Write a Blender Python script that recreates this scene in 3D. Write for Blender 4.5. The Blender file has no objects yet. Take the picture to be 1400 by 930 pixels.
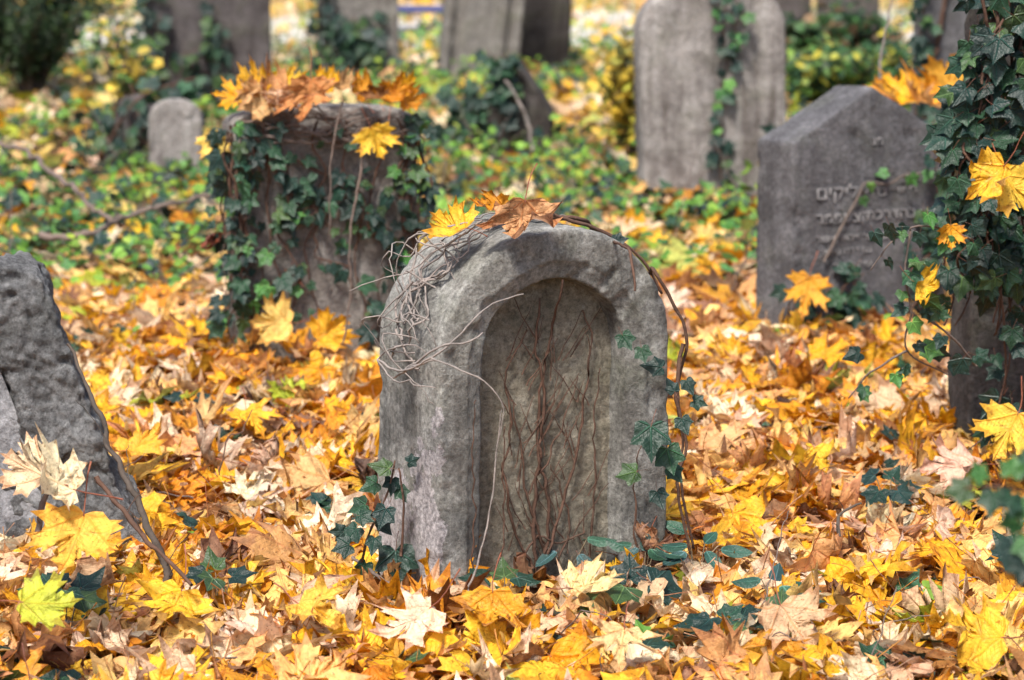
import bpy, bmesh, math, random
import numpy as np
from mathutils import Vector, Matrix, noise

random.seed(7); rng = np.random.default_rng(11)
R = math.radians
sc = bpy.context.scene
col = sc.collection

# ------------------------------------------------------------------ camera, world, sun
CAM_H = 1.30; PITCH = 11.4; FPX = 3305.0
cam_d = bpy.data.cameras.new("camera"); cam = bpy.data.objects.new("camera", cam_d); col.objects.link(cam)
cam.location = (0, 0, CAM_H); cam.rotation_euler = (R(90 - PITCH), 0, 0)
cam_d.sensor_width = 36; cam_d.lens = FPX / 1400 * 36; cam_d.clip_end = 500; cam_d.clip_start = .05
cam_d.dof.use_dof = True; cam_d.dof.focus_distance = 4.33; cam_d.dof.aperture_fstop = 4.4
sc.camera = cam
world = bpy.data.worlds.new("World"); sc.world = world; world.use_nodes = True
wn = world.node_tree; sky = wn.nodes.new("ShaderNodeTexSky"); sky.sky_type = 'NISHITA'; sky.sun_disc = False
SUN_EL, SUN_AZ = 60, -158      # azimuth measured from +Y towards +X
sky.sun_elevation = R(SUN_EL); sky.sun_rotation = R(SUN_AZ); sky.dust_density = 3; sky.air_density = 1.0; sky.ozone_density = 1.0
wn.links.new(sky.outputs[0], wn.nodes["Background"].inputs[0]); wn.nodes["Background"].inputs[1].default_value = 0.095
sd = bpy.data.lights.new("sun", 'SUN'); so = bpy.data.objects.new("sun", sd); col.objects.link(so)
sd.energy = 2.9; sd.angle = R(11); sd.color = (1, .95, .88)
sdir = Vector((math.sin(R(SUN_AZ)) * math.cos(R(SUN_EL)), math.cos(R(SUN_AZ)) * math.cos(R(SUN_EL)), math.sin(R(SUN_EL))))
so.rotation_euler = sdir.to_track_quat('Z', 'Y').to_euler()
sc.view_settings.view_transform = 'Standard'; sc.view_settings.look = 'None'
sc.view_settings.exposure = 1.28; sc.view_settings.gamma = 1; sc.view_settings.use_curve_mapping = False
sc.render.engine = 'CYCLES'; sc.cycles.use_denoising = True; sc.cycles.max_bounces = 6; sc.cycles.diffuse_bounces = 3
sc.cycles.transparent_max_bounces = 4; sc.cycles.caustics_reflective = False; sc.cycles.caustics_refractive = False

# ------------------------------------------------------------------ photo-to-world surveying helpers
cp, sp_ = math.cos(R(PITCH)), math.sin(R(PITCH))
def ray(px, py):
    u, v = (px - 700) / FPX, (465 - py) / FPX
    return Vector((u, cp + v * sp_, -sp_ + v * cp))
def G(px, py, z=0.0):
    d = ray(px, py); t = (z - CAM_H) / d.z
    return Vector((d.x * t, d.y * t, z))
def AT(px, py, Y):
    d = ray(px, py); t = Y / d.y
    return Vector((d.x * t, Y, CAM_H + d.z * t))
def proj(x, y, z=0.0):
    dy, dz = y, z - CAM_H
    f = dy * cp - dz * sp_; u = dy * sp_ + dz * cp
    return 700 + FPX * x / f, 465 - FPX * u / f

# ------------------------------------------------------------------ object helpers
def tag(o, label=None, cat=None, group=None, kind=None):
    if label: o['label'] = label
    if cat: o['category'] = cat
    if group: o['group'] = group
    if kind: o['kind'] = kind
    return o
def link_mesh(name, me, mat, parent=None):
    o = bpy.data.objects.new(name, me); col.objects.link(o)
    if mat: me.materials.append(mat)
    if parent: o.parent = parent
    return o
def empty(name, loc=(0, 0, 0)):
    o = bpy.data.objects.new(name, None); col.objects.link(o); o.location = loc; o.empty_display_size = .1
    return o
def np_mesh(name, V, F, C=None, L=None, smooth=True):
    me = bpy.data.meshes.new(name)
    V = np.ascontiguousarray(V, dtype=np.float32); F = np.ascontiguousarray(F, dtype=np.int32)
    me.vertices.add(len(V)); me.vertices.foreach_set("co", V.ravel())
    me.loops.add(F.size); me.loops.foreach_set("vertex_index", F.ravel())
    me.polygons.add(len(F)); k = F.shape[1]
    me.polygons.foreach_set("loop_start", np.arange(0, F.size, k, dtype=np.int32))
    me.polygons.foreach_set("loop_total", np.full(len(F), k, dtype=np.int32))
    if smooth: me.polygons.foreach_set("use_smooth", np.ones(len(F), dtype=bool))
    me.update(calc_edges=True)
    if C is not None:
        a = me.attributes.new("Col", 'FLOAT_COLOR', 'POINT')
        a.data.foreach_set("color", np.ascontiguousarray(np.c_[C, np.ones(len(C))], dtype=np.float32).ravel())
    if L is not None:
        a = me.attributes.new("luv", 'FLOAT_VECTOR', 'POINT')
        a.data.foreach_set("vector", np.ascontiguousarray(L, dtype=np.float32).ravel())
    return me

# ------------------------------------------------------------------ node material helpers
class NT:
    def __init__(s, name):
        s.m = bpy.data.materials.new(name); s.m.use_nodes = True; s.t = s.m.node_tree; s.t.nodes.clear()
        s.out = s.t.nodes.new("ShaderNodeOutputMaterial")
    def n(s, typ, **kw):
        nd = s.t.nodes.new("ShaderNode" + typ)
        for k, v in kw.items(): setattr(nd, k, v)
        return nd
    def put(s, sock, v):
        if isinstance(v, bpy.types.NodeSocket): s.t.links.new(v, sock)
        elif v is not None: sock.default_value = v
    def math(s, op, a, b=None, c=None, clamp=False):
        nd = s.n("Math", operation=op, use_clamp=clamp)
        s.put(nd.inputs[0], a); s.put(nd.inputs[1], b)
        if c is not None: s.put(nd.inputs[2], c)
        return nd.outputs[0]
    def noise(s, vec, scale, detail=4, rough=.55, dist=0):
        nd = s.n("TexNoise"); s.put(nd.inputs["Vector"], vec); nd.inputs["Scale"].default_value = scale
        nd.inputs["Detail"].default_value = detail; nd.inputs["Roughness"].default_value = rough; nd.inputs["Distortion"].default_value = dist
        return nd.outputs[0]
    def ramp(s, fac, pts):
        nd = s.n("ValToRGB"); s.put(nd.inputs[0], fac); cr = nd.color_ramp
        while len(cr.elements) < len(pts): cr.elements.new(.5)
        for e, (p, c) in zip(cr.elements, pts):
            e.position = p; e.color = (*c, 1) if not isinstance(c, (int, float)) else (c, c, c, 1)
        return nd.outputs[0]
    def mix(s, fac, a, b, mode='MIX'):
        nd = s.n("Mix", data_type='RGBA', blend_type=mode)
        s.put(nd.inputs[0], fac)
        s.put(nd.inputs[6], (*a, 1) if isinstance(a, tuple) else a); s.put(nd.inputs[7], (*b, 1) if isinstance(b, tuple) else b)
        return nd.outputs[2]
    def sep(s, v):
        nd = s.n("SeparateXYZ"); s.put(nd.inputs[0], v); return nd.outputs
    def mapping(s, vec, scale):
        nd = s.n("Mapping"); s.put(nd.inputs[0], vec); nd.inputs["Scale"].default_value = scale; return nd.outputs[0]
    def bump(s, h, strength, dist, normal=None):
        nd = s.n("Bump"); s.put(nd.inputs["Height"], h); nd.inputs["Strength"].default_value = strength; nd.inputs["Distance"].default_value = dist
        if normal is not None: s.put(nd.inputs["Normal"], normal)
        return nd.outputs[0]
    def principled(s, base, rough=.8, normal=None, spec=.3):
        nd = s.n("BsdfPrincipled"); s.put(nd.inputs["Base Color"], (*base, 1) if isinstance(base, tuple) else base)
        s.put(nd.inputs["Roughness"], rough); nd.inputs["Specular IOR Level"].default_value = spec
        if normal is not None: s.put(nd.inputs["Normal"], normal)
        return nd
    def finish(s, sh):
        s.t.links.new(sh, s.out.inputs["Surface"]); return s.m

def leaf_material(name, dirs, vein_w=.012, vein_col=(1.35, 1.25, 1.1), rough=.5, spec=.4, transl=.3, side=60, spots=True, back_pale=.35, vein_strength=.6, branch=14):
    t = NT(name)
    ca = t.n("Attribute", attribute_name="Col").outputs["Color"]
    lv = t.n("Attribute", attribute_name="luv").outputs["Vector"]
    x, y, z = t.sep(lv)
    vein = None
    for a in dirs:
        dx, dy = math.sin(R(a)), math.cos(R(a))
        along = t.math('ADD', t.math('MULTIPLY', x, dx), t.math('MULTIPLY', y, dy))
        perp = t.math('ABSOLUTE', t.math('SUBTRACT', t.math('MULTIPLY', x, dy), t.math('MULTIPLY', y, dx)))
        m = t.math('GREATER_THAN', along, 0.0)
        w = t.math('SUBTRACT', vein_w * 1.6, t.math('MULTIPLY', along, vein_w))
        k = t.math('MULTIPLY', m, t.math('SUBTRACT', 1, t.math('DIVIDE', perp, w), clamp=True))
        # side branches
        q = t.math('SUBTRACT', t.math('MULTIPLY', along, branch), t.math('MULTIPLY', perp, branch * .8))
        f = t.math('PINGPONG', q, .5)
        near = t.math('SUBTRACT', 1, t.math('MULTIPLY', perp, 4.2), clamp=True)
        sb = t.math('MULTIPLY', t.math('MULTIPLY', t.math('SUBTRACT', 1, t.math('MULTIPLY', f, 14), clamp=True), near), m)
        k = t.math('MAXIMUM', k, t.math('MULTIPLY', sb, .45))
        vein = k if vein is None else t.math('MAXIMUM', vein, k)
    comb = t.n("Combine" + "XYZ"); t.put(comb.inputs[0], x); t.put(comb.inputs[1], y)
    geo = t.n("NewGeometry"); pos = geo.outputs["Position"]
    mot = t.noise(pos, 45, 5, .65)
    c = t.mix(1.0, ca, t.ramp(mot, [(.25, .55), (.5, 1.0), (.75, 1.22)]), 'MULTIPLY')
    if spots:
        sp = t.noise(pos, 160, 3, .6)
        c = t.mix(t.ramp(sp, [(.62, 0.0), (.72, .75)]), c, t.mix(1.0, c, (.42, .25, .14), 'MULTIPLY'))
        ed = t.noise(pos, 19, 3, .6)
        c = t.mix(t.ramp(ed, [(.60, 0.0), (.72, .55)]), c, t.mix(1.0, c, (.55, .36, .3), 'MULTIPLY'))
    if spots:
        rr = t.n("VectorMath", operation='DISTANCE'); t.put(rr.inputs[0], comb.outputs[0]); rr.inputs[1].default_value = (0, .3, 0)
        e = t.math('ADD', rr.outputs["Value"], t.math('MULTIPLY', t.noise(pos, 38, 4, .65), .9))
        c = t.mix(t.ramp(e, [(.92, 0.0), (1.1, .6)]), c, t.mix(1.0, c, (.50, .30, .20), 'MULTIPLY'))
        sp2 = t.noise(pos, 75, 4, .7)
        c = t.mix(t.ramp(sp2, [(.61, 0.0), (.65, .8)]), c, t.mix(1.0, c, (.38, .22, .12), 'MULTIPLY'))
    c = t.mix(t.math('MULTIPLY', vein, vein_strength), c, t.mix(1.0, c, vein_col, 'MULTIPLY'))
    bf = t.math('MULTIPLY', geo.outputs["Backfacing"], back_pale)
    hsv = t.n("HueSaturation"); hsv.inputs["Saturation"].default_value = .55; hsv.inputs["Value"].default_value = 1.15; t.put(hsv.inputs["Color"], c)
    c = t.mix(bf, c, hsv.outputs[0])
    stalk = t.math('GREATER_THAN', z, .5)
    c = t.mix(stalk, c, t.mix(.5, c, (.34, .12, .08)))
    h = t.math('ADD', t.math('MULTIPLY', vein, .8), t.noise(pos, 110, 4, .65))
    nrm = t.bump(h, .9, .0035)
    p = t.principled(c, rough, nrm, spec)
    tr = t.n("BsdfTranslucent"); t.put(tr.inputs["Color"], c); t.put(tr.inputs["Normal"], nrm)
    mx = t.n("MixShader"); mx.inputs[0].default_value = transl
    t.t.links.new(p.outputs[0], mx.inputs[1]); t.t.links.new(tr.outputs[0], mx.inputs[2])
    return t.finish(mx.outputs[0])

MAPLE_D = (0, 47, -47, 93, -93)
M_MAPLE = leaf_material("maple_leaf_mat", MAPLE_D, vein_w=.020, vein_col=(1.0, .72, .55), spec=.35, rough=.48, transl=.36, vein_strength=.75)
M_IVY = leaf_material("ivy_leaf_mat", (0, 52, -52, 112, -112), vein_w=.026, vein_col=(4.6, 3.8, 4.4), rough=.36, spec=.4, transl=.12, spots=False, back_pale=.3, vein_strength=.85, branch=8)
M_GREEN = leaf_material("green_leaf_mat", (0,), vein_w=.02, vein_col=(1.6, 1.5, 1.4), rough=.42, spec=.4, transl=.35, spots=False, branch=7)

def bark_mat(name, a, b, scale=60):
    t = NT(name); pos = t.n("TexCoord").outputs["Object"]
    n1 = t.noise(pos, scale, 5, .65); n2 = t.noise(pos, scale * .18, 3)
    c = t.mix(n1, a, b); c = t.mix(t.ramp(n2, [(.4, 0.0), (.65, .6)]), c, t.mix(1.0, c, (1.6, 1.5, 1.45), 'MULTIPLY'))
    return t.finish(t.principled(c, .85, t.bump(n1, 1.0, .005), .2).outputs[0])
M_TWIG = bark_mat("twig_bark", (.06, .043, .034), (.19, .15, .13))
M_TWIGPALE = bark_mat("pale_twig_bark", (.06, .05, .045), (.34, .30, .275))
M_VINE = bark_mat("vine_bark", (.035, .018, .012), (.12, .07, .05))
M_DARKBARK = bark_mat("dark_bark", (.03, .024, .02), (.10, .08, .065), 40)
M_GREENSTEM = bark_mat("green_stem", (.10, .08, .05), (.2, .16, .1))

def stone_mat(name, base, dark, light, green=.25, streak=1.0, grain=1.0, patch=None, lichen=.25, warm=None):
    t = NT(name); oc = t.n("TexCoord").outputs["Object"]
    big = t.noise(oc, 3.2, 6, .6, .4); mid = t.noise(oc, 13, 6, .65, .3); fine = t.noise(oc, 95, 7, .8); gr = t.noise(oc, 420, 3, .7)
    c = t.mix(t.ramp(big, [(.32, 0.0), (.68, 1.0)]), dark, base)
    c = t.mix(t.ramp(mid, [(.45, 0.0), (.78, .8)]), c, light)
    st = t.noise(t.mapping(oc, (14, 14, 1.6)), 1.0, 6, .65, .6)
    c = t.mix(t.ramp(st, [(.50, 0.0), (.68, .62 * streak)]), c, t.mix(1.0, c, (.42, .38, .36), 'MULTIPLY'))
    st2 = t.noise(t.mapping(oc, (26, 26, 1.2)), 1.3, 4, .6, .4)
    c = t.mix(t.ramp(st2, [(.55, 0.0), (.72, .35 * streak)]), c, light)
    c = t.mix(t.ramp(t.noise(oc, 7, 5, .65), [(.5, 0.0), (.72, green)]), c, (.10, .115, .05))
    if warm:
        c = t.mix(t.ramp(t.noise(oc, 5, 5, .6), [(.45, 0.0), (.7, .6)]), c, warm)
    if patch:   # scraped pale area low on the left-hand side: (z top, x right edge, colour)
        zt, xr, pc = patch
        x, y, z = t.sep(oc)
        wob = t.math('MULTIPLY', t.math('SUBTRACT', mid, .5), .12)
        slope = t.math('ADD', t.math('ADD', z, wob), t.math('MULTIPLY', y, 1.0))
        m1 = t.math('LESS_THAN', slope, zt); m2 = t.math('LESS_THAN', t.math('ADD', x, wob), xr)
        c = t.mix(t.math('MULTIPLY', t.math('MULTIPLY', m1, m2), .75), c, t.mix(1.0, pc, t.ramp(fine, [(.3, .75), (.7, 1.1)]), 'MULTIPLY'))
    c = t.mix(1.0, c, t.ramp(fine, [(.30, .30), (.5, 1.0), (.70, 1.75)]), 'MULTIPLY')
    c = t.mix(t.ramp(gr, [(.56, 0.0), (.7, .5)]), c, t.mix(1.0, c, (.3, .3, .3), 'MULTIPLY'))
    li = t.n("TexVoronoi"); t.put(li.inputs["Vector"], oc); li.inputs["Scale"].default_value = 24
    lm = t.math('MULTIPLY', t.ramp(t.math('ADD', li.outputs["Distance"], t.math('MULTIPLY', fine, .35)), [(.27, 1.0), (.33, 0.0)]), t.ramp(t.noise(oc, 6, 3), [(.5, 0.0), (.62, 1.0)]))
    c = t.mix(t.math('MULTIPLY', lm, lichen), c, light)
    b = t.bump(gr, .8 * grain, .003); b = t.bump(fine, 1.0 * grain, .009, b); b = t.bump(mid, .7, .016, b)
    return t.finish(t.principled(c, .9, b, .2).outputs[0])

S_MAIN = stone_mat("stone_main", (.33, .32, .29), (.11, .11, .105), (.53, .52, .49), green=.35, streak=.9, patch=(.36, -.235, (.50, .46, .47)), lichen=.2)
S_PANEL = stone_mat("stone_panel", (.44, .39, .30), (.26, .23, .175), (.60, .56, .47), green=.35, streak=.6, grain=1.4, lichen=.2)
S_PINK = stone_mat("stone_pink", (.26, .235, .215), (.15, .135, .125), (.38, .35, .33), green=.2, streak=.7, lichen=.3)
S_SLATE = stone_mat("stone_slate", (.135, .13, .138), (.08, .078, .082), (.25, .245, .255), green=.2, streak=.5, lichen=.15)
S_DARK = stone_mat("stone_dark", (.12, .105, .105), (.07, .06, .06), (.19, .17, .17), green=.3, streak=.8)
S_ROUGH = stone_mat("stone_rough", (.32, .32, .32), (.12, .12, .122), (.58, .58, .58), green=.15, streak=.3, grain=2.0, lichen=.6)
S_SMOOTH = stone_mat("stone_smooth", (.27, .27, .28), (.19, .19, .2), (.36, .36, .37), green=.15, streak=.5, grain=.5)
S_TALL = stone_mat("stone_tall", (.34, .31, .29), (.16, .14, .13), (.48, .45, .43), green=.3, streak=1.3)
S_TRUNK = stone_mat("stone_trunk", (.075, .065, .06), (.04, .034, .032), (.13, .115, .11), green=.3, streak=.9)
S_GREY = stone_mat("stone_grey", (.24, .22, .20), (.15, .14, .13), (.34, .32, .30), green=.4, streak=.8)

# ------------------------------------------------------------------ ground
STONES = []   # footprints for the litter: centre xy, half sizes, rotation
def fbm(x, y, z, o=4): return noise.fractal(Vector((x, y, z)), 1.0, 2.0, o)
def ground_z(x, y):
    return -.066 + .03 * noise.noise(Vector((x * 1.3, y * 1.3, 3.1))) + .012 * noise.noise(Vector((x * 5, y * 5, 9.0)))
def heap(x, y):
    z = 0.0
    for (cx, cy, hw, hd, a) in STONES:
        dx, dy = x - cx, y - cy
        if dx * dx + dy * dy > 1.2: continue
        lx, ly = dx * math.cos(a) + dy * math.sin(a), -dx * math.sin(a) + dy * math.cos(a)
        d = math.hypot(max(abs(lx) - hw, 0), max(abs(ly) - hd, 0))
        z = max(z, .012 * max(0, 1 - d / .16))
    return z
def inside_stone(x, y, m=.015):
    for (cx, cy, hw, hd, a) in STONES:
        dx, dy = x - cx, y - cy
        if dx * dx + dy * dy > .7: continue
        lx, ly = dx * math.cos(a) + dy * math.sin(a), -dx * math.sin(a) + dy * math.cos(a)
        if abs(lx) < hw + m and abs(ly) < hd + m: return True
    return False
def make_ground():
    ys = np.concatenate([np.arange(-2, 2.8, .4), np.arange(2.8, 8, .06), np.arange(8, 24, .3), np.array([26, 30, 40, 60, 100, 200, 400.])])
    xs = np.concatenate([[-300, -100, -40, -15, -8], np.arange(-4, 4.01, .06), [8, 15, 40, 100, 300]])
    V = np.array([(x, y, ground_z(x, y)) for y in ys for x in xs]); nx = len(xs)
    i, j = np.meshgrid(np.arange(len(ys) - 1), np.arange(nx - 1), indexing='ij'); a = (i * nx + j).ravel()
    F = np.c_[a, a + 1, a + nx + 1, a + nx]
    t = NT("soil"); pos = t.n("NewGeometry").outputs["Position"]
    n1 = t.noise(pos, 9, 6, .7); n2 = t.noise(pos, 60, 4, .7)
    c = t.ramp(n1, [(.3, (.035, .022, .014)), (.5, (.09, .055, .025)), (.7, (.16, .10, .04))])
    c = t.mix(1.0, c, t.ramp(n2, [(.3, .5), (.7, 1.4)]), 'MULTIPLY')
    m = t.finish(t.principled(c, .95, t.bump(n2, .8, .01), .1).outputs[0])
    tag(link_mesh("ground", np_mesh("ground", V, F), m), kind="structure")
    # a pale trodden path crossing far behind the graves
    xs2 = np.linspace(-14, 14, 80); V = []; 
    for x in xs2:
        yc = 18.6 + .35 * math.sin(x * .35) + .06 * x
        for k in range(9):
            y = yc - 2.2 + 4.4 * k / 8; V.append((x, y, max(ground_z(x, y), -.045) + .03 * math.sin(math.pi * k / 8) + .006))
    a = np.array([i * 9 + k for i in range(79) for k in range(8)]); F = np.c_[a, a + 9, a + 10, a + 1]
    t = NT("path_gravel"); pos = t.n("NewGeometry").outputs["Position"]
    c = t.ramp(t.noise(pos, 12, 6, .7), [(.35, (.33, .31, .29)), (.65, (.55, .53, .50))])
    m = t.finish(t.principled(c, .95, t.bump(t.noise(pos, 80, 3), .6, .01), .1).outputs[0])
    tag(link_mesh("path", np_mesh("path", np.array(V), F), m), kind="structure")

# ------------------------------------------------------------------ headstones
def outline_pt(s, e, W, HS, RISE, p):
    hw = W / 2; w = max(hw - e, 0); r = RISE / hw
    hs = HS - e * (1 - r); rise = RISE * w / hw
    # s in [0,3]: leg up, arc, leg down
    if s <= 1: return -w, hs * s + (1 - s) * ZB
    if s >= 2: return w, hs * (3 - s) + (s - 2) * ZB
    ph = (s - 1) * math.pi; cx, sz = math.cos(ph), math.sin(ph)
    x = -w * math.copysign(abs(cx) ** p, cx); return x, hs + rise * abs(sz) ** p
ZB = -.12
def slab(name, W, HS, RISE, p, T, front, sharp=0, step=.012, amp=.004, chip=.01, rnd=.012, seed=0, lean_top=0.0, taper=0.0, warp=None):
    """Headstone: front = list of (inset, y) from the outer edge to the middle; y=0 is the front plane, +y goes back."""
    prof = [(W / 2, T), (rnd, T), (rnd * .3, T - rnd * .3), (0, T - rnd), (0, rnd), (rnd * .3, rnd * .3), (rnd, 0)] + list(front)
    pts = []
    for (a, b) in zip(prof[:-1], prof[1:]):
        d = math.hypot(a[0] - b[0], a[1] - b[1]); n = max(1, int(round(d / step)))
        for k in range(n): pts.append((a[0] + (b[0] - a[0]) * k / n, a[1] + (b[1] - a[1]) * k / n))
    pts.append(prof[-1])
    nl = max(4, int(HS / step)); na = max(8, int((math.pi * .5 * (W / 2 + RISE)) / step)); na += na % 2
    S = [k / nl for k in range(nl)] + [1 + k / na for k in range(na)] + [2 + k / nl for k in range(nl + 1)]
    V = [] ; 
    for (e, y) in pts:
        for s in S:
            x, z = outline_pt(s, e, W, HS, RISE, p); V.append((x, y, z))
    n = len(S); F = [(i * n + j, i * n + j + 1, (i + 1) * n + j + 1, (i + 1) * n + j) for i in range(len(pts) - 1) for j in range(n - 1)]
    bm = bmesh.new(); vs = [bm.verts.new(v) for v in V]
    for f in F:
        try: bm.faces.new([vs[i] for i in f])
        except ValueError: pass
    bmesh.ops.remove_doubles(bm, verts=bm.verts, dist=1e-5); bmesh.ops.recalc_face_normals(bm, faces=bm.faces); bm.normal_update()
    off = Vector((seed * 7.1, seed * 3.3, seed * 1.7)); mv = []
    for v in bm.verts:
        q = v.co + off
        d = amp * (noise.fractal(q * 9, 1.0, 2.0, 4)) + amp * .4 * noise.noise(q * 55)
        x, y, z = v.co
        ex = min(y, T - y)                       # closeness to an arris
        hw = W / 2
        edge = max(0, 1 - ex / .03) if abs(abs(x) - hw) < .05 or z > HS else 0
        c = noise.noise(q * 14) * .6 + noise.noise(q * 38) * .4
        if sharp:
            t_ = noise.noise(q * 6 + Vector((0, 0, noise.noise(q * 3)))) * 5; f_ = math.floor(t_); d -= sharp * (f_ + min(1, (t_ - f_) * 5)) * .5; d += sharp * .35 * noise.fractal(q * 34, .8, 2.1, 3)
        if c > .12: d -= chip * min(1, (c - .12) * 4) * (.25 + edge)
        mv.append((v, v.normal * d))
    for v, d in mv:
        v.co += d
        v.co.x *= 1 - taper * v.co.z; v.co.y += lean_top * v.co.z
        if warp: v.co = warp(v.co)
    me = bpy.data.meshes.new(name); bm.to_mesh(me); bm.free()
    for pl in me.polygons: pl.use_smooth = True
    return me
def place(o, loc, rz, lean=(0, 0)):
    o.matrix_world = Matrix.Translation(loc) @ Matrix.Rotation(R(rz), 4, 'Z') @ Matrix.Rotation(R(lean[1]), 4, 'Y') @ Matrix.Rotation(R(lean[0]), 4, 'X')
    return o.matrix_world.copy()
def foot(loc, rz, W, T, m=0.0):
    a = R(rz); c = Vector((loc[0], loc[1])) + Vector((-math.sin(a), math.cos(a))) * (T / 2)
    STONES.append((c.x, c.y, W / 2 + m, T / 2 + m, a))
def flat(W): return [(W / 2, 0)]

# ------------------------------------------------------------------ tubes
def tube_geo(path, r0, r1, sides=6, jit=0.0, seed=0):
    P = [Vector(p) for p in path]
    # catmull-rom resample
    Q = []
    for i in range(len(P) - 1):
        p0, p1, p2, p3 = P[max(i - 1, 0)], P[i], P[i + 1], P[min(i + 2, len(P) - 1)]
        n = max(2, min(14, int((p2 - p1).length / .012)))
        for k in range(n):
            t = k / n
            Q.append(.5 * ((2 * p1) + (p2 - p0) * t + (2 * p0 - 5 * p1 + 4 * p2 - p3) * t * t + (3 * p1 - p0 - 3 * p2 + p3) * t ** 3))
    Q.append(P[-1])
    if jit:
        for i, q in enumerate(Q):
            if 0 < i < len(Q) - 1:
                q += noise.noise_vector(Vector((i * .45 + seed * 13.7, seed * 5.1, .3))) * jit
    V, F = [], []; up = Vector((.13, .2, 1)); n = len(Q)
    for i, q in enumerate(Q):
        d = (Q[min(i + 1, n - 1)] - Q[max(i - 1, 0)]).normalized()
        a = d.cross(up); a = a.normalized() if a.length > 1e-3 else Vector((1, 0, 0)); b = d.cross(a)
        rr = (r0 + (r1 - r0) * i / (n - 1)) * (1 + .34 * noise.noise(Vector((i * .8, seed * 3.3, 1.1))))
        for k in range(sides):
            th = 2 * math.pi * k / sides; V.append(q + (a * math.cos(th) + b * math.sin(th)) * rr)
    for i in range(n - 1):
        for k in range(sides):
            a = i * sides + k; b = i * sides + (k + 1) % sides; F.append((a, b, b + sides, a + sides))
    F.append(tuple(range(sides))[:4]); F.append(tuple((n - 1) * sides + k for k in range(4)))
    return V, F, Q
class Tubes:
    def __init__(s): s.V = []; s.F = []
    def add(s, path, r0, r1, sides=6, jit=0.0, seed=0):
        V, F, Q = tube_geo(path, r0, r1, sides, jit, seed); o = len(s.V)
        s.V += [tuple(v) for v in V]; s.F += [tuple(i + o for i in f) for f in F]; return Q
    def build(s, name, mat, parent=None):
        return link_mesh(name, np_mesh(name, np.array(s.V), np.array(s.F)), mat, parent)

# ------------------------------------------------------------------ leaf shapes
MAPLE_H = [(0, 1.0), (.045, .86), (.17, .84), (.115, .72), (.20, .67), (.145, .565), (.225, .60), (.31, .75), (.355, .635), (.60, .76), (.50, .57), (.64, .50),
           (.49, .43), (.395, .335), (.46, .28), (.66, .24), (.49, .13), (.52, .01), (.34, .03), (.21, -.07), (.10, -.05)]
def mirror(h, base=(0, .01)): return np.array(h + [base] + [(-x, y) for x, y in reversed(h[1:])])
MAPLE = mirror(MAPLE_H); MAPLE_C = np.array((0, .26))
SLIM = mirror([(0, 1.05), (.035, .9), (.12, .86), (.08, .74), (.13, .62), (.075, .46), (.17, .56), (.26, .72), (.30, .60), (.56, .78), (.44, .55), (.56, .46), (.37, .38), (.26, .28), (.38, .22),
               (.60, .16), (.42, .08), (.43, -.04), (.28, .0), (.18, -.09), (.08, -.04)])
IVY = mirror([(0, 1.0), (.10, .80), (.20, .64), (.29, .54), (.42, .54), (.58, .50), (.52, .34), (.46, .21), (.46, .08), (.44, -.10), (.28, -.14), (.14, -.13), (.05, -.03)]); IVY_C = np.array((0, .2))
IVYN = mirror([(0, 1.0), (.13, .78), (.24, .55), (.33, .44), (.50, .36), (.42, .20), (.40, .06), (.36, -.09), (.24, -.14), (.10, -.10), (.04, -.03)])
OVAL = mirror([(0, 1.0), (.12, .85), (.21, .62), (.24, .42), (.2, .22), (.11, .06)]); OVAL_C = np.array((0, .4))
ROUND = mirror([(0, 1.0), (.2, .86), (.36, .62), (.42, .38), (.34, .14), (.16, .01)]); 
SIMPLE = MAPLE[[0, 2, 5, 7, 9, 11, 13, 15, 17, 20, 22, 25, 27, 29, 31, 33, 35, 37, 40]] if len(MAPLE) > 40 else MAPLE
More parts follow.
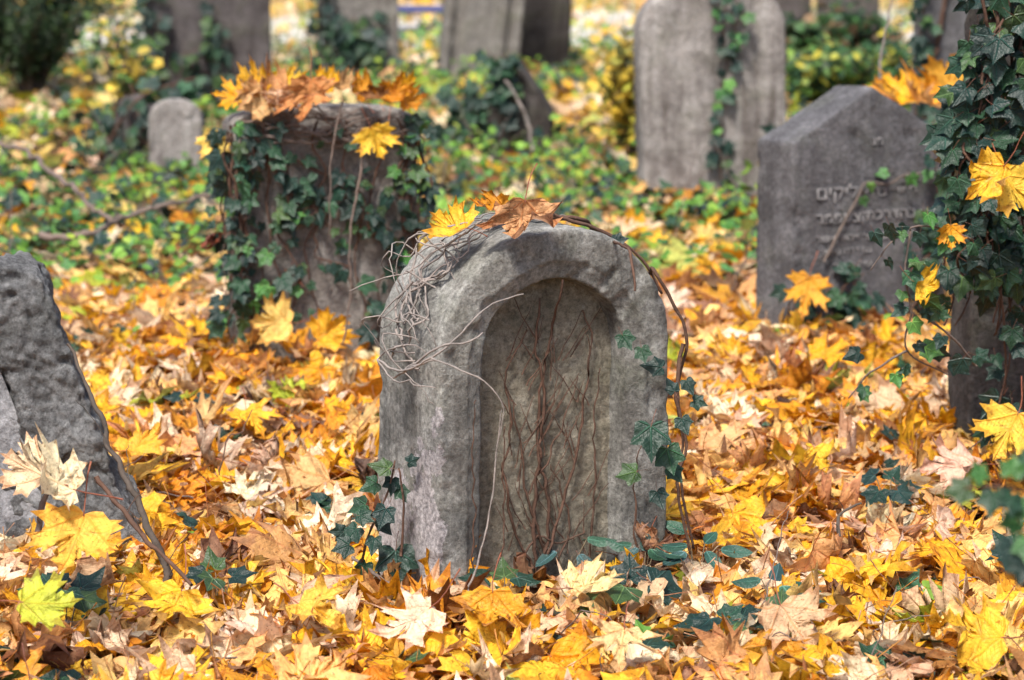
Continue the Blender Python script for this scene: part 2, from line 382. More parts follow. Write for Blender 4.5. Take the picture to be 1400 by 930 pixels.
def leaf_variant(outline, C, rings=(.5, .82, 1.0), cup=.2, fold=.1, rough=.06, bend=0.0, seed=0, dirs=MAPLE_D, stalk=.6, stalk_r=.008, ljit=.0):
    r_ = random.Random(seed)
    o = outline.copy()
    if ljit: o = o * (1 + np.array([[r_.uniform(-ljit, ljit)] for _ in range(len(o))]))
    o[:, 0] *= r_.uniform(.9, 1.08)
    n = len(o); P = [C]; 
    for f in rings: P += [C + (q - C) * f for q in o]
    F = []
    for k in range(n): F.append((0, 1 + (k + 1) % n, 1 + k))
    for i in range(len(rings) - 1):
        a = 1 + i * n; b = a + n
        for k in range(n):
            k2 = (k + 1) % n; F.append((a + k, a + k2, b + k)); F.append((a + k2, b + k2, b + k))
    P = np.array(P); x, y = P[:, 0], P[:, 1]
    z = np.zeros(len(P)); r = np.hypot(x, y)
    ang = np.degrees(np.arctan2(x, y))
    dmin = np.min([np.abs(ang - d) for d in dirs], axis=0)
    z += (fold + .06) * np.minimum(dmin, 25) / 25 * r
    z += cup * (x * x + (y - .35) ** 2)
    for i in range(len(P)):
        q = Vector((x[i] * 3.2, y[i] * 3.2, seed * 5.3)); z[i] += rough * noise.noise(q) + rough * .6 * noise.noise(q * 2.4) * min(1, r[i] * 1.5) + rough * .22 * noise.noise(q * 5.5)
    # lobes curl individually
    tipc = r_.uniform(-.1, .55) * abs(cup) * 2
    z += tipc * np.maximum(r - .45, 0) ** 2 * 2
    X = np.c_[x, y, z]
    if bend:
        ax = r_.uniform(0, math.pi); ca, sa = math.cos(ax), math.sin(ax)
        u = (X[:, 0]) * ca + (X[:, 1] - .35) * sa; v = -X[:, 0] * sa + (X[:, 1] - .35) * ca
        th = u * bend; rad = 1 / bend
        u2 = (rad - X[:, 2]) * np.sin(th); z2 = rad - (rad - X[:, 2]) * np.cos(th)
        X = np.c_[u2 * ca - v * sa, u2 * sa + v * ca + .35, z2]
    L = np.c_[P, np.zeros(len(P))]
    if stalk:
        b = X[1 + n * (len(rings) - 1) + outline.shape[0] // 2].copy(); d = np.array([r_.uniform(-.3, .3), -1, r_.uniform(-.1, .5)]); pts = [b + np.array([0, .03, 0])]
        for k in range(4): pts.append(pts[-1] + d * stalk / 4); d = d + np.array([r_.uniform(-.25, .25), 0, r_.uniform(-.2, .2)])
        base = len(X); A = []
        for k, q in enumerate(pts):
            for m in range(3):
                th = m * 2.094; A.append(q + np.array([math.cos(th), 0, math.sin(th)]) * stalk_r * (1.5 if k == 4 else 1))
        for k in range(4):
            for m in range(3):
                a = base + k * 3 + m; c = base + k * 3 + (m + 1) % 3; F.append((a, c, a + 3)); F.append((c, c + 3, a + 3))
        X = np.r_[X, np.array(A)]; L = np.r_[L, np.tile([0, -.2, 1.0], (len(A), 1))]
    X[:, 1] -= .0
    return X.astype(np.float32), np.array(F, dtype=np.int32), L.astype(np.float32)

def variants(outlines, C, n, **kw):
    out = []
    for i in range(n):
        k = dict(kw); r_ = random.Random(i * 31 + 5)
        sev = (i / n) ** 1.2
        k['cup'] = r_.choice((-1, 1)) * (kw.get('cup', .15) + sev * kw.get('sev', .5)); k['fold'] = r_.uniform(-.3, .3) * (.5 + sev)
        k['rough'] = kw.get('rough', .06) * (1 + sev * 2.0); k['bend'] = r_.choice((-1, 1)) * r_.uniform(.2, .6 + 3.0 * sev) * kw.get('bend', 1.0) + 1e-3
        k.pop('sev', None)
        out.append(leaf_variant(outlines[i % len(outlines)], C, seed=i + 1, **k))
    return out
VM = variants([MAPLE, MAPLE, SLIM, MAPLE], MAPLE_C, 44, sev=.42, ljit=.07, rough=.09, bend=.75, rings=(.35, .6, .82, 1.0))
VMF = variants([MAPLE, SLIM], MAPLE_C, 10, sev=.4, rings=(.6, 1.0), stalk=0, ljit=.05)
VMX = variants([SIMPLE], MAPLE_C, 6, sev=.3, rings=(1.0,), stalk=0)
VI = variants([IVY, IVYN, IVY], IVY_C, 10, cup=.12, sev=.2, rough=.03, bend=.5, dirs=(0, 52, -52, 112, -112), rings=(.5, 1.0), stalk=.5, stalk_r=.012)
VO = variants([OVAL], OVAL_C, 6, cup=.1, sev=.2, rough=.02, bend=.5, dirs=(0,), rings=(1.0,), stalk=.15, stalk_r=.01)
VR = variants([OVAL, IVYN, ROUND], IVY_C, 6, cup=.1, sev=.2, rough=.03, bend=.5, dirs=(0,), rings=(1.0,), stalk=.3, stalk_r=.01)

class Leaves:
    """Gathers many leaves into one mesh."""
    def __init__(s): s.items = []
    def add(s, var, M, T, c): s.items.append((var, M, T, c))
    def mesh(s, name, variants):
        Vs, Fs, Cs, Ls = [], [], [], []; off = 0
        by = {}
        for v, M, T, c in s.items: by.setdefault(v % len(variants), []).append((M, T, c))
        for k, lst in by.items():
            X, F, L = variants[k]; Ms = np.array([m for m, _, _ in lst], dtype=np.float32); Ts = np.array([t for _, t, _ in lst], dtype=np.float32); cs = np.array([c for _, _, c in lst], dtype=np.float32)
            P = np.einsum('kij,nj->kni', Ms, X) + Ts[:, None, :]
            m = len(lst); n = len(X)
            Vs.append(P.reshape(-1, 3)); Fs.append((F[None] + (np.arange(m) * n)[:, None, None] + off).reshape(-1, 3))
            Cs.append(np.repeat(cs, n, axis=0)); Ls.append(np.tile(L, (m, 1))); off += m * n
        return np_mesh(name, np.concatenate(Vs), np.concatenate(Fs), np.concatenate(Cs), np.concatenate(Ls))
    def build(s, name, variants, mat, parent=None):
        return link_mesh(name, s.mesh(name, variants), mat, parent)
def basis(nrm, tip, size):
    z = Vector(nrm).normalized(); y = Vector(tip); y = (y - z * y.dot(z))
    y = y.normalized() if y.length > 1e-4 else z.orthogonal().normalized(); x = y.cross(z)
    return np.array([[x[i] * size, y[i] * size, z[i] * size] for i in range(3)])
def jitc(c, v=.12):
    k = random.uniform(1 - v, 1 + v); return tuple(max(0.0, min(.95, q * k * random.uniform(.94, 1.06))) for q in c)
YEL = (.86, .50, .035); GOLD = (.82, .41, .018); ORA = (.68, .27, .018); AMB = (.72, .34, .03); TAN = (.66, .41, .18); PALE = (.86, .68, .44); PINK = (.66, .44, .27)
BRN = (.27, .11, .035); DBR = (.11, .05, .025); LIME = (.42, .48, .04)
LITTER = [(YEL, .20), (GOLD, .24), (ORA, .14), (AMB, .12), (TAN, .12), (PALE, .165), (PINK, .06), (BRN, .05), (DBR, .01), (LIME, .015)]
LC = [c for c, _ in LITTER]; LW = np.array([w for _, w in LITTER]); LW = LW / LW.sum()
FARC = [YEL, (.86, .58, .10), (.80, .60, .18), (.78, .48, .06), TAN, PALE, PALE, LIME, LIME]
IVYC = [(.035, .07, .022), (.008, .024, .018), (.012, .036, .022), (.017, .05, .024), (.009, .028, .019), (.02, .058, .026), (.013, .032, .022)]
IVYL = [(.05, .15, .035), (.08, .20, .04), (.04, .11, .03)]
FRESH = [(.05, .12, .03), (.06, .17, .03), (.10, .24, .03), (.14, .31, .035), (.20, .38, .04), (.32, .44, .05)]

def cover_mask(x, y):
    """0..1: how much low green growth stands at a spot."""
    px, py = proj(x, y)
    n = noise.noise(Vector((x * 1.1, y * .9, 5))) * 28 + noise.noise(Vector((x * 3, y * 2.2, 8))) * 16
    q = py + n
    if px < 330: return 1.0 if 128 < q < 372 else (.25 if 120 < q < 400 else 0)
    if px < 560: return .9 if 175 < q < 300 else .1
    if px < 1040: return .95 if 200 < q < 325 else (.45 if 110 < q < 375 else .0)
    return .7 if 150 < q < 330 else .1

def make_litter():
    n = 0
    def scatter(y0, y1, dens, halfw, size, vnum, tiltsig, target, thick=.055, pal='near'):
        area_n = int(dens * halfw * 2 * (y1 * y1 - y0 * y0) / 2)
        ys = np.sqrt(rng.uniform(y0 * y0, y1 * y1, area_n)); xs = rng.uniform(-1, 1, area_n) * ys * halfw
        for x, y in zip(xs, ys):
            x = float(x); y = float(y)
            if inside_stone(x, y): continue
            m = cover_mask(x, y) if y > 6 else 0
            if random.random() < m * .7: continue
            if 16.4 < y < 20.8 and random.random() < .82: continue
            s = random.uniform(*size) * (1 if random.random() < .8 else .6)
            gz = ground_z(x, y) + heap(x, y); h = random.random()
            z = gz + .012 + thick * h
            sg = tiltsig * (1.25 if h > .6 else .8)
            tx, ty = random.gauss(0, sg), random.gauss(0, sg)
            if random.random() < .06: tx += random.choice((-1, 1)) * .9
            nrm = Vector((tx, ty, 1)) if random.random() < .6 else Vector((tx, ty, -1))
            a = random.uniform(0, 2 * math.pi); tip = Vector((math.cos(a), math.sin(a), 0))
            if pal == 'near':
                cl = noise.noise(Vector((x * 2.2, y * 2.2, 1))); w = LW.copy()
                if cl > .15: w[[0, 1]] *= 2.2
                if cl < -.2: w[[3, 4, 5, 6, 7]] *= 1.7
                w[7] *= 2.5 if h < .3 else 1; w[8] *= 4 if h < .3 else 1
                c = LC[int(rng.choice(len(LC), p=w / w.sum()))]
            else: c = random.choice(FARC)
            if pal == 'near' and y > 7.5 and random.random() < .55: c = random.choice(FARC)
            M = basis(nrm, tip, s); ctr = M @ np.array([0, .35, 0])
            target.add(random.randrange(vnum), M, (x - ctr[0], y - ctr[1], z - ctr[2]), jitc(c, .15))
    near = Leaves(); scatter(3.1, 6.6, 760, .36, (.065, .155), len(VM), .40, near, .072)
    small = Leaves(); scatter(3.1, 7.0, 260, .29, (.03, .06), 6, .5, small, .085)
    o = small.build("small_fallen_leaves", VO, M_MAPLE); tag(o, "small narrow fallen leaves and scraps mixed into the maple litter", "leaf litter", kind="stuff")
    o = near.build("fallen_leaves", VM, M_MAPLE); tag(o, "deep carpet of yellow and orange maple leaves around the gravestones", "leaf litter", kind="stuff")
    mid = Leaves(); scatter(6.6, 11.5, 330, .42, (.08, .15), len(VMF), .40, mid)
    o = mid.build("fallen_leaves", VMF, M_MAPLE); tag(o, "yellow maple leaf litter spread between the rear gravestones", "leaf litter", kind="stuff")
    far = Leaves(); scatter(11.5, 26, 85, .45, (.10, .2), len(VMX), .5, far, pal='far')
    o = far.build("fallen_leaves", VMX, M_MAPLE); tag(o, "blurred yellow leaf litter at the far end of the graveyard", "leaf litter", kind="stuff")

def make_cover():
    gi, go = Leaves(), Leaves(); N = 86000
    ys = np.sqrt(rng.uniform(6.3 ** 2, 20 ** 2, N)); xs = rng.uniform(-1, 1, N) * ys * .40
    for x, y in zip(xs, ys):
        x = float(x); y = float(y); m = cover_mask(x, y)
        if y > 10.3: m = .62 * (noise.noise(Vector((x * .9, y * .7, 2))) > -.12)
        if 16.4 < y < 20.8: m *= .3
        cl = noise.noise(Vector((x * 2.5, y * 2.5, 21)))
        if inside_stone(x, y) or random.random() > m * (1.15 if cl > -.05 else .55): continue
        hgt = random.random() ** .7 * (.07 + .26 * max(0, cl) + (.03 if y > 10 else 0))
        z = ground_z(x, y) + .03 + hgt
        nrm = Vector((random.gauss(0, .7), random.gauss(-.2, .7), 1)); a = random.uniform(0, 6.28); tip = Vector((math.cos(a), math.sin(a), -.2))
        if random.random() < (.55 if cl < 0 else .25):
            gi.add(random.randrange(10), basis(nrm, tip, random.uniform(.03, .065)), (x, y, z), jitc(random.choice(IVYC + IVYL), .3))
        else:
            go.add(random.randrange(6), basis(nrm, tip, random.uniform(.022, .05)), (x, y, z), jitc(FRESH[int(min(5, max(0, 2.6 + 5 * cl + random.gauss(0, .8))))], .2))
    # ivy and periwinkle peeping through the near litter
    for _ in range(420):
        y = math.sqrt(random.uniform(3.3 ** 2, 6.6 ** 2)); x = random.uniform(-1, 1) * y * .26
        if noise.noise(Vector((x * 3, y * 3, 33))) < .12 or inside_stone(x, y): continue
        for k in range(random.randint(1, 4)):
            nrm = Vector((random.gauss(0, .5), random.gauss(-.3, .5), 1)); a = random.uniform(0, 6.28)
            p = (x + random.gauss(0, .03), y + random.gauss(0, .03), ground_z(x, y) + .06 + random.random() * .03)
            if random.random() < .6: gi.add(random.randrange(10), basis(nrm, (math.cos(a), math.sin(a), 0), random.uniform(.03, .06)), p, jitc(random.choice(IVYC), .25))
            else: go.add(random.randrange(6), basis(nrm, (math.cos(a), math.sin(a), 0), random.uniform(.03, .05)), p, jitc(random.choice(FRESH + IVYC), .25))
    o = gi.build("ivy_ground_cover", VI, M_IVY); tag(o, "dark green ivy spreading low between the gravestones", "ground cover", kind="stuff")
    o = go.build("green_ground_cover", VR, M_GREEN); tag(o, "fresh green low plants growing through the leaf litter", "ground cover", kind="stuff")

# ------------------------------------------------------------------ ivy plants
def ivy_plant(name, label, paths, size=(.03, .055), spacing=.03, nrm=(0, -1, .35), cols=IVYC, stem_mat=None, r=(.004, .002), spread=.035, cat="ivy", group=None, stems=True, extra=None, njit=.35, variants_=None, mat=None, prob=1.0):
    root = empty(name, Vector(paths[0][0])); tag(root, label, cat, group)
    Tb = Tubes(); Lv = Leaves(); nrm = Vector(nrm).normalized(); o = Vector(paths[0][0])
    for i, p in enumerate(paths):
        p = [Vector(q) - o for q in p]; rr = r
        Q = Tb.add(p, rr[0], rr[1], 5, .0025, i + len(name))
        acc = 0.0
        for a, b in zip(Q[:-1], Q[1:]):
            acc += (b - a).length
            while acc > spacing:
                acc -= spacing
                if random.random() > prob: continue
                side = (b - a).cross(nrm); side = side.normalized() if side.length > 1e-5 else Vector((1, 0, 0))
                sgn = random.choice((-1, 1))
                q = a + side * sgn * random.uniform(.2, 1) * spread + nrm * random.uniform(.008, .03) + Vector((0, 0, random.uniform(-.01, .02)))
                n = nrm + Vector((random.gauss(0, njit), random.gauss(0, njit), random.gauss(0, njit)))
                tip = Vector((random.gauss(0, .6), random.gauss(0, .3), -1)) + side * sgn * .7
                Lv.add(random.randrange(10), basis(n, tip, random.uniform(*size)), tuple(q), jitc(random.choice(cols), .25))
    if extra:
        for (q, n, tip, s, c) in extra: Lv.add(random.randrange(10), basis(n, tip, s), tuple(Vector(q) - o), c)
    if stems: Tb.build("stem", stem_mat or M_VINE, root)
    if Lv.items: Lv.build("foliage", variants_ or VI, mat or M_IVY, root)
    return root

def single_leaf(px, py, Y, size, nrm, tip, colr, label, var=3, group=None, z=None, curl=None, outline=None):
    P = AT(px, py, Y) if z is None else G(px, py, z)
    cup, fold, rough, bend = curl or (.12, .12, .05, .6)
    X, F, L = leaf_variant(outline if outline is not None else MAPLE, MAPLE_C, rings=(.3, .55, .8, 1.0), cup=cup, fold=fold, rough=rough, bend=bend + 1e-3, seed=var * 17 + int(px), stalk=.62, stalk_r=.011, ljit=.03)
    M = basis(nrm, tip, size); ctr = M @ np.array([0, .38, 0])
    nb = int((L[:, 2] > .5).argmax()); fb = F[(F < nb).all(axis=1)]; fs = F[(F >= nb).all(axis=1)] - nb
    W = (X @ M.T) - ctr
    o = link_mesh("maple_leaf", np_mesh("maple_leaf", W[:nb], fb, np.tile(jitc(colr, .03), (nb, 1)), L[:nb]), M_MAPLE)
    o.location = P; tag(o, label, "leaf", group)
    m = len(W) - nb
    s = link_mesh("stalk", np_mesh("stalk", W[nb:], fs, np.tile((.45, .16, .08), (m, 1)), L[nb:]), M_MAPLE, o)
    return o

# ================================================================== THE STONES
def headstone(name, label, px, py, rz, W, HS, RISE, p, T, mat, lean=(0, 0), front=None, cat="gravestone", **kw):
    root = empty(name, G(px, py)); tag(root, label, cat)
    me = slab("slab", W, HS, RISE, p, T, front or flat(W), **kw)
    o = link_mesh("slab", me, mat, root); loc = G(px, py)
    M = place(root, loc, rz, lean); foot(loc, rz, W, T); return root, M

# --- central arched gravestone
W0, T0 = .485, .235
MAINP = [(.058, 0), (.062, .003), (.088, .013), (.092, .015), (.096, .062), (.13, .072)]
main, MM = headstone("arched_gravestone", "grey round arched gravestone with recessed panel, standing in sharp focus in the leaves", 759, 798, 30, W0, .425, .225, 1.0, T0, S_MAIN, lean=(0, .6),
                     front=MAINP, step=.006, amp=.0035, chip=.005, rnd=.007, seed=1, taper=.02)
# recessed inner panel: its own rough weathered surface
def panel_mesh(name, hw, HSp, rise, y, step, amp, seed):
    V = []; nx = int(2 * hw / step); nz = int((HSp + rise + .12) / step)
    for j in range(nz + 1):
        for i in range(nx + 1):
            u = -1 + 2 * i / nx; x = u * hw
            top = HSp + rise * math.sqrt(max(0, 1 - u * u)); z = ZB + (top - ZB) * j / nz
            q = Vector((x * 11 + seed, seed, z * 11)); 
            d = amp * (noise.fractal(q, 1.0, 2.0, 5) + .35 * noise.noise(q * 6)) + amp * .15 * math.sin(z * 150 + 2 * noise.noise(q * 1.5))
            V.append((x, y - abs(d) * .8, z))
    n = nx + 1; F = [(j * n + i, j * n + i + 1, (j + 1) * n + i + 1, (j + 1) * n + i) for j in range(nz) for i in range(nx)]
    return np_mesh(name, np.array(V), np.array(F))
link_mesh("panel", panel_mesh("panel", W0 / 2 - .088, .424, .142, .058, .004, .0042, 4), S_PANEL, main)

# --- ivy-covered square stone behind, left
s1, M1 = headstone("flat_topped_gravestone", "brown grey flat topped gravestone wrapped in ivy and crowned with leaves", 452, 487, 14, .49, .60, .055, .72, .15, S_PINK, lean=(-2, -.5), seed=2, amp=.004)
# --- inscribed gabled stone, right
s2, M2 = headstone("gabled_gravestone", "dark slate gravestone with pointed top and faint Hebrew inscription", 1188, 434, 29, .545, .505, .15, 2.0, .175, S_SLATE, lean=(-3, 1.5),
                   front=[(.2725, 0)], seed=3, amp=.0025, chip=.006, rnd=.005)
# --- tall ivy clad stone at right edge
s3, M3 = headstone("tall_gravestone", "tall dark gravestone at the right edge half hidden under hanging ivy", 1400, 598, 8, .27, 1.25, .06, 1.0, .16, S_TRUNK, lean=(-1, 1.0), seed=4, amp=.004)
# --- leaning rough stone, left edge
def leaner():
    root = empty("leaning_gravestone"); tag(root, "rough dark grey leaning gravestone with a paler sunken panel at the left edge", "gravestone")
    W, T = .62, .16
    fr = [(.125, 0), (.14, .006), (.15, .03), (W / 2, .03)]
    me = slab("slab", W, .42, .09, .8, T, fr, step=.0045, amp=.013, chip=.009, rnd=.012, seed=5, sharp=.010)
    link_mesh("slab", me, S_ROUGH, root)
    link_mesh("panel", panel_mesh("panel", W / 2 - .137, .36, .06, .026, .006, .003, 9), S_SMOOTH, root)
    loc = G(-40, 752); place(root, loc, 10, (-4, -19)); foot(loc, 8, W - .04, T)
    return root, root.matrix_world.copy()
sL, ML = leaner()
# --- background stones
def bgstone(*a, **k):
    k.setdefault('step', .03); return headstone(*a, **k)
bgstone("wide_gravestone", "broad dark slab with ivy on its left side, rising out of the top left", 288, 138, 10, .66, 1.0, .1, .8, .2, S_DARK, seed=11)
bgstone("small_gravestone", "small pale grey rounded gravestone in front of the broad dark slab", 240, 232, 3, .225, .20, .095, .9, .07, S_TALL, lean=(-4, 1), seed=12, step=.015)
bgstone("sloping_gravestone", "dark broken gravestone tilting beside the small pale rounded one", 158, 222, -18, .15, .25, .06, 1.2, .10, S_DARK, lean=(0, 22), seed=13, step=.015)
D_, MD = bgstone("pillared_gravestone", "far grey gravestone with two raised side posts and ivy in its middle", 490, 112, 4, .47, 1.0, .08, .6, .2, S_GREY, seed=14, front=[(.10, 0), (.105, .05), (.235, .05)])
bgstone("ribbed_gravestone", "far pale grey tapering gravestone with vertical ribs, between two darker ones", 655, 105, 8, .46, 1.0, .1, .8, .22, S_GREY, lean=(0, 6), seed=15, front=[(.05, 0), (.055, .02), (.09, .02), (.095, .0), (.23, 0)])
bgstone("black_gravestone", "far blackish gravestone leaning just behind the pale ribbed one", 738, 93, -6, .34, 1.0, .08, .8, .2, S_TRUNK, lean=(0, 2), seed=16)
E_, ME = bgstone("stump_gravestone", "low broken gravestone sloping down to the right under dark ivy", 695, 203, -8, .36, .16, .22, 1.8, .16, S_TRUNK, lean=(0, 6), seed=17, step=.015)
def groove(co):
    g = math.exp(-((co.x - .03 + co.z * .02) / .022) ** 2) * .022 + math.exp(-((co.x + .13) / .03) ** 2) * .008 + math.exp(-((co.x - .17) / .02) ** 2) * .008
    if co.y < .1: co.y += g
    co.x *= 1 + .03 * noise.noise(Vector((0, 0, co.z * 4)))
    return co
H_, MH = bgstone("big_gravestone", "tall wide round topped gravestone with a vertical groove full of ivy", 980, 262, 6, .57, .60, .2, .75, .2, S_TALL, lean=(-2, -2), seed=18, step=.014, amp=.006, chip=.002, warp=groove)
J_, MJ = bgstone("grey_gravestone", "tall plain grey slab with a thick brown vine behind the pointed stone", 1315, 250, 6, .36, 1.1, .1, .8, .16, S_SLATE, seed=19, step=.02)
bgstone("narrow_gravestone", "narrow dark slab right behind the tall grooved stone", 1078, 70, 3, .30, 1.1, .1, .8, .18, S_DARK, seed=20)
bgstone("shaded_gravestone", "dim grey slab at the top behind the green and yellow bush", 1158, 80, -5, .40, 1.1, .1, .8, .18, S_DARK, seed=21)
bgstone("corner_gravestone", "dark slab in the top right corner behind the hanging ivy", 1395, 150, 4, .40, 1.2, .1, .8, .18, S_DARK, seed=22)

# Hebrew inscription on the gabled stone: visual order, left to right
def stone_text(txt, x, z, size, wide=1.0):
    cu = bpy.data.curves.new("inscription", 'FONT'); cu.body = txt; cu.size = size; cu.extrude = .0012; cu.align_x = 'LEFT'; cu.resolution_u = 3
    cu.offset = -.0005
    o = bpy.data.objects.new("tmp", cu); col.objects.link(o); dg = bpy.context.evaluated_depsgraph_get()
    me = bpy.data.meshes.new_from_object(o.evaluated_get(dg)); bpy.data.objects.remove(o)
    r = link_mesh("inscription", me, M_LETTER, s2)
    r.matrix_local = Matrix.Translation((x, -.0035, z)) @ Matrix.Rotation(R(90), 4, 'X') @ Matrix.Diagonal((wide, 1, 1, 1)); return r
tL = NT("worn_letters"); ocL = tL.n("TexCoord").outputs["Object"]
M_LETTER = tL.finish(tL.principled(tL.mix(tL.noise(ocL, 60, 4), (.17, .165, .165), (.35, .34, .34)), .9, None, .1).outputs[0])
for (t, x, z, s) in [("\u05e0\u05e4", .005, .492, .042), ("\u05dd\u05d9\u05e7\u05d9\u05dc\u05d0", -.165, .345, .062), ("\u05e8\u05d1", .012, .347, .044), ("\u05d9\u05d3\u05d5\u05d9 \u05d9\u05e8", .075, .352, .036),
                     ("\u05e8\u05e4\u05e4\u05e2\u05e6\u05e7", -.165, .277, .052), ("\u05d4\u05db\u05e8\u05d3\u05d4\u05d1", -.01, .281, .050), ("\u05d9\u05e8\u05d5 \u05ea", .16, .286, .036),
                     ("\u05e8\u05e9\u05d0 \u05e8\u05d5\u05d4\u05d9\u05d9 \u05e8\u05e9\u05de\u05e2\u05e9 \u05e9\u05d5\u05d3", -.165, .224, .036), ("\u05d1\u05e9\u05d0\u05e0 \u05d4\u05e8\u05d3 \u05dd\u05e0", -.15, .188, .031),
                     ("\u05e8\u05d3\u05e1\u05dc \u05e7\u05e4\u05d5", -.11, .146, .033), ("\u05d4\u05d1\u05e6\u05e0\u05ea", -.05, .05, .026)]:
    stone_text(t, -.195 + (x + .165) * 1.12, z, s * .84, 1.25)

# --- far bench
def bench():
    b = empty("bench", G(590, 42)); tag(b, "dark blue bench far off between two tall gravestones", "bench")
    t = NT("bench_paint"); m = t.finish(t.principled((.055, .06, .17), .4, None, .5).outputs[0]); t = NT("bench_iron"); m2 = t.finish(t.principled((.02, .02, .03), .5).outputs[0])
    def box(nm, c, s, mt, tilt=0):
        bm = bmesh.new(); bmesh.ops.create_cube(bm, size=1)
        for v in bm.verts: v.co = Vector((v.co.x * s[0], v.co.y * s[1], v.co.z * s[2]))
        bmesh.ops.bevel(bm, geom=bm.edges[:], offset=.008, segments=2, affect='EDGES'); me = bpy.data.meshes.new(nm); bm.to_mesh(me); bm.free()
        o = link_mesh(nm, me, mt, b); o.location = c; o.rotation_euler.x = R(tilt)
    for k in range(3): box("seat_plank", (0, -.14 + k * .14, .16), (1.2, .12, .035), m)
    for k in range(2): box("backrest_plank", (0, .22 + k * .03, .3 + k * .16), (1.2, .03, .12), m, -10)
    for x in (-.48, .48): box("leg", (x, 0, .05), (.05, .36, .22), m2)
bench()

make_ground()
make_litter()
make_cover()

# ================================================================== CLIMBERS AND TWIGS
def wl(M, x, z, y=-.012): return M @ Vector((x, y, z))
def climb(M, x0, z0, x1, z1, n=7, jit=.02, y=-.014):
    return [wl(M, x0 + (x1 - x0) * k / n + random.gauss(0, jit) * (0 < k), z0 + (z1 - z0) * k / n, y - random.random() * .008) for k in range(n + 1)]

# bare brown vine fanning up the panel of the main stone
def main_vine():
    yb = .046
    root = empty("bare_vine", wl(MM, .0, .03, yb)); tag(root, "bare brown vine fanning up the recessed panel of the arched gravestone", "vine")
    T = Tubes(); o = root.location.copy()
    def v(pts, r0, r1, s, jit=.007): r0 *= .95; r1 *= .9; T.add([wl(MM, x, z, y) - o for x, z, y in pts], r0, r1, 6, jit, s)
    v([(-.01, .0, yb), (-.02, .10, yb), (-.012, .22, yb), (.0, .33, yb), (-.02, .43, yb), (-.012, .52, yb)], .0042, .0024, 1)
    v([(-.0, .0, yb), (.012, .12, yb), (-.008, .24, yb), (-.006, .36, yb), (.012, .46, yb), (.006, .53, .0), (.004, .56, -.006)], .0040, .0022, 2)
    v([(.0, .02, yb), (.04, .12, yb), (.068, .22, yb), (.085, .33, yb), (.098, .43, yb), (.078, .49, yb)], .0036, .0018, 3)
    v([(-.02, .02, yb), (-.06, .10, yb), (-.082, .2, yb), (-.07, .3, yb), (-.08, .38, yb), (-.04, .47, yb)], .0032, .0016, 4)
    v([(.01, .03, yb), (-.03, .14, yb), (-.05, .25, yb), (-.07, .34, yb)], .0030, .0014, 5)
    v([(-.03, .16, yb), (.02, .24, yb), (.05, .31, yb), (.07, .37, yb)], .0022, .001, 6)
    v([(.03, .02, yb), (.055, .08, yb), (.045, .15, yb), (.015, .21, yb)], .0026, .0012, 7)
    v([(-.105, .06, .012), (-.098, .18, .02), (-.10, .3, .014)], .0020, .0012, 8)
    v([(.10, .02, yb), (.112, .14, yb), (.108, .26, yb), (.118, .38, yb)], .0026, .0012, 9)
    v([(-.05, .03, yb), (-.01, .08, yb), (.03, .06, yb), (.09, .075, yb)], .0026, .0014, 10)
    v([(-.18, .02, -.007), (-.172, .14, -.007), (-.178, .26, -.006), (-.17, .36, -.006)], .0019, .001, 20)
    v([(.17, .04, -.007), (.165, .16, -.007), (.18, .27, -.006)], .0024, .001, 21)
    for k in range(64):
        x = random.uniform(-.085, .1); z = random.uniform(.02, .44); a = random.uniform(-1.0, 1.0); l = random.uniform(.03, .11)
        v([(x, z, yb + .004), (x + math.sin(a) * l * .5, z + l * .5, yb), (x + math.sin(a) * l * .9 + .004, z + l * .9, yb + .004)], .0014, .0006, 30 + k, .005)
    T.build("stem", M_VINE, root)
main_vine()
def pale_twigs():
    root = empty("dry_twig", wl(MM, -.2, .40, -.02)); tag(root, "pale dry forking twig reaching across the front of the arched gravestone", "twig")
    T = Tubes(); o = root.location.copy()
    def v(pts, r0, r1, s, j=.004): T.add([AT(x, y, Y) - o for x, y, Y in pts], r0, r1, 6, j, s)
    y0 = MM.translation.y - .12
    v([(516, 492, 4.15), (550, 508, 4.05), (590, 488, 3.98), (625, 462, 3.98), (652, 432, 4.0), (680, 412, 4.03), (716, 402, 4.02)], .0024, .0012, 1)
    v([(590, 490, 3.96), (640, 510, 3.92), (672, 530, 3.91), (688, 560, 3.91), (682, 600, 3.91)], .0017, .0008, 2)
    v([(516, 492, 4.15), (540, 520, 4.06), (562, 520, 4.03), (566, 528, 4.02), (596, 530, 4.0)], .0020, .0010, 3)
    v([(555, 505, 4.05), (600, 475, 3.98), (640, 468, 3.98), (660, 455, 3.99)], .0026, .0012, 4)
    v([(516, 492, 4.15), (535, 515, 4.1), (565, 500, 4.03), (598, 492, 3.98)], .0022, .0014, 5)
    v([(516, 492, 4.15), (528, 482, 4.14), (552, 470, 4.1)], .0016, .0008, 6)
    T.build("stem", M_TWIGPALE, root)
    r2 = empty("dry_twig", AT(645, 800, 3.9)); tag(r2, "thin straight pale stalk leaning on the left of the panel from the leaves", "twig")
    T = Tubes(); o = r2.location.copy()
    T.add([AT(x, y, Y) - o for x, y, Y in [(640, 808, 3.88), (662, 740, 3.89), (672, 690, 3.90), (678, 620, 3.91), (686, 560, 3.92)]], .0020, .0010, 6, .004, 3); T.build("stem", M_TWIGPALE, r2)
    r3 = empty("dry_twig", AT(485, 760, 4.0)); tag(r3, "brown twig lying on the leaves before the lower left corner of the arched gravestone", "twig")
    T = Tubes(); o = r3.location.copy()
    T.add([G(x, y, z) - o for x, y, z in [(482, 762, .05), (520, 790, .05), (555, 808, .045), (600, 838, .04), (615, 850, .0)]], .0034, .002, 6, .004, 5); T.build("stem", M_TWIG, r3)
pale_twigs()
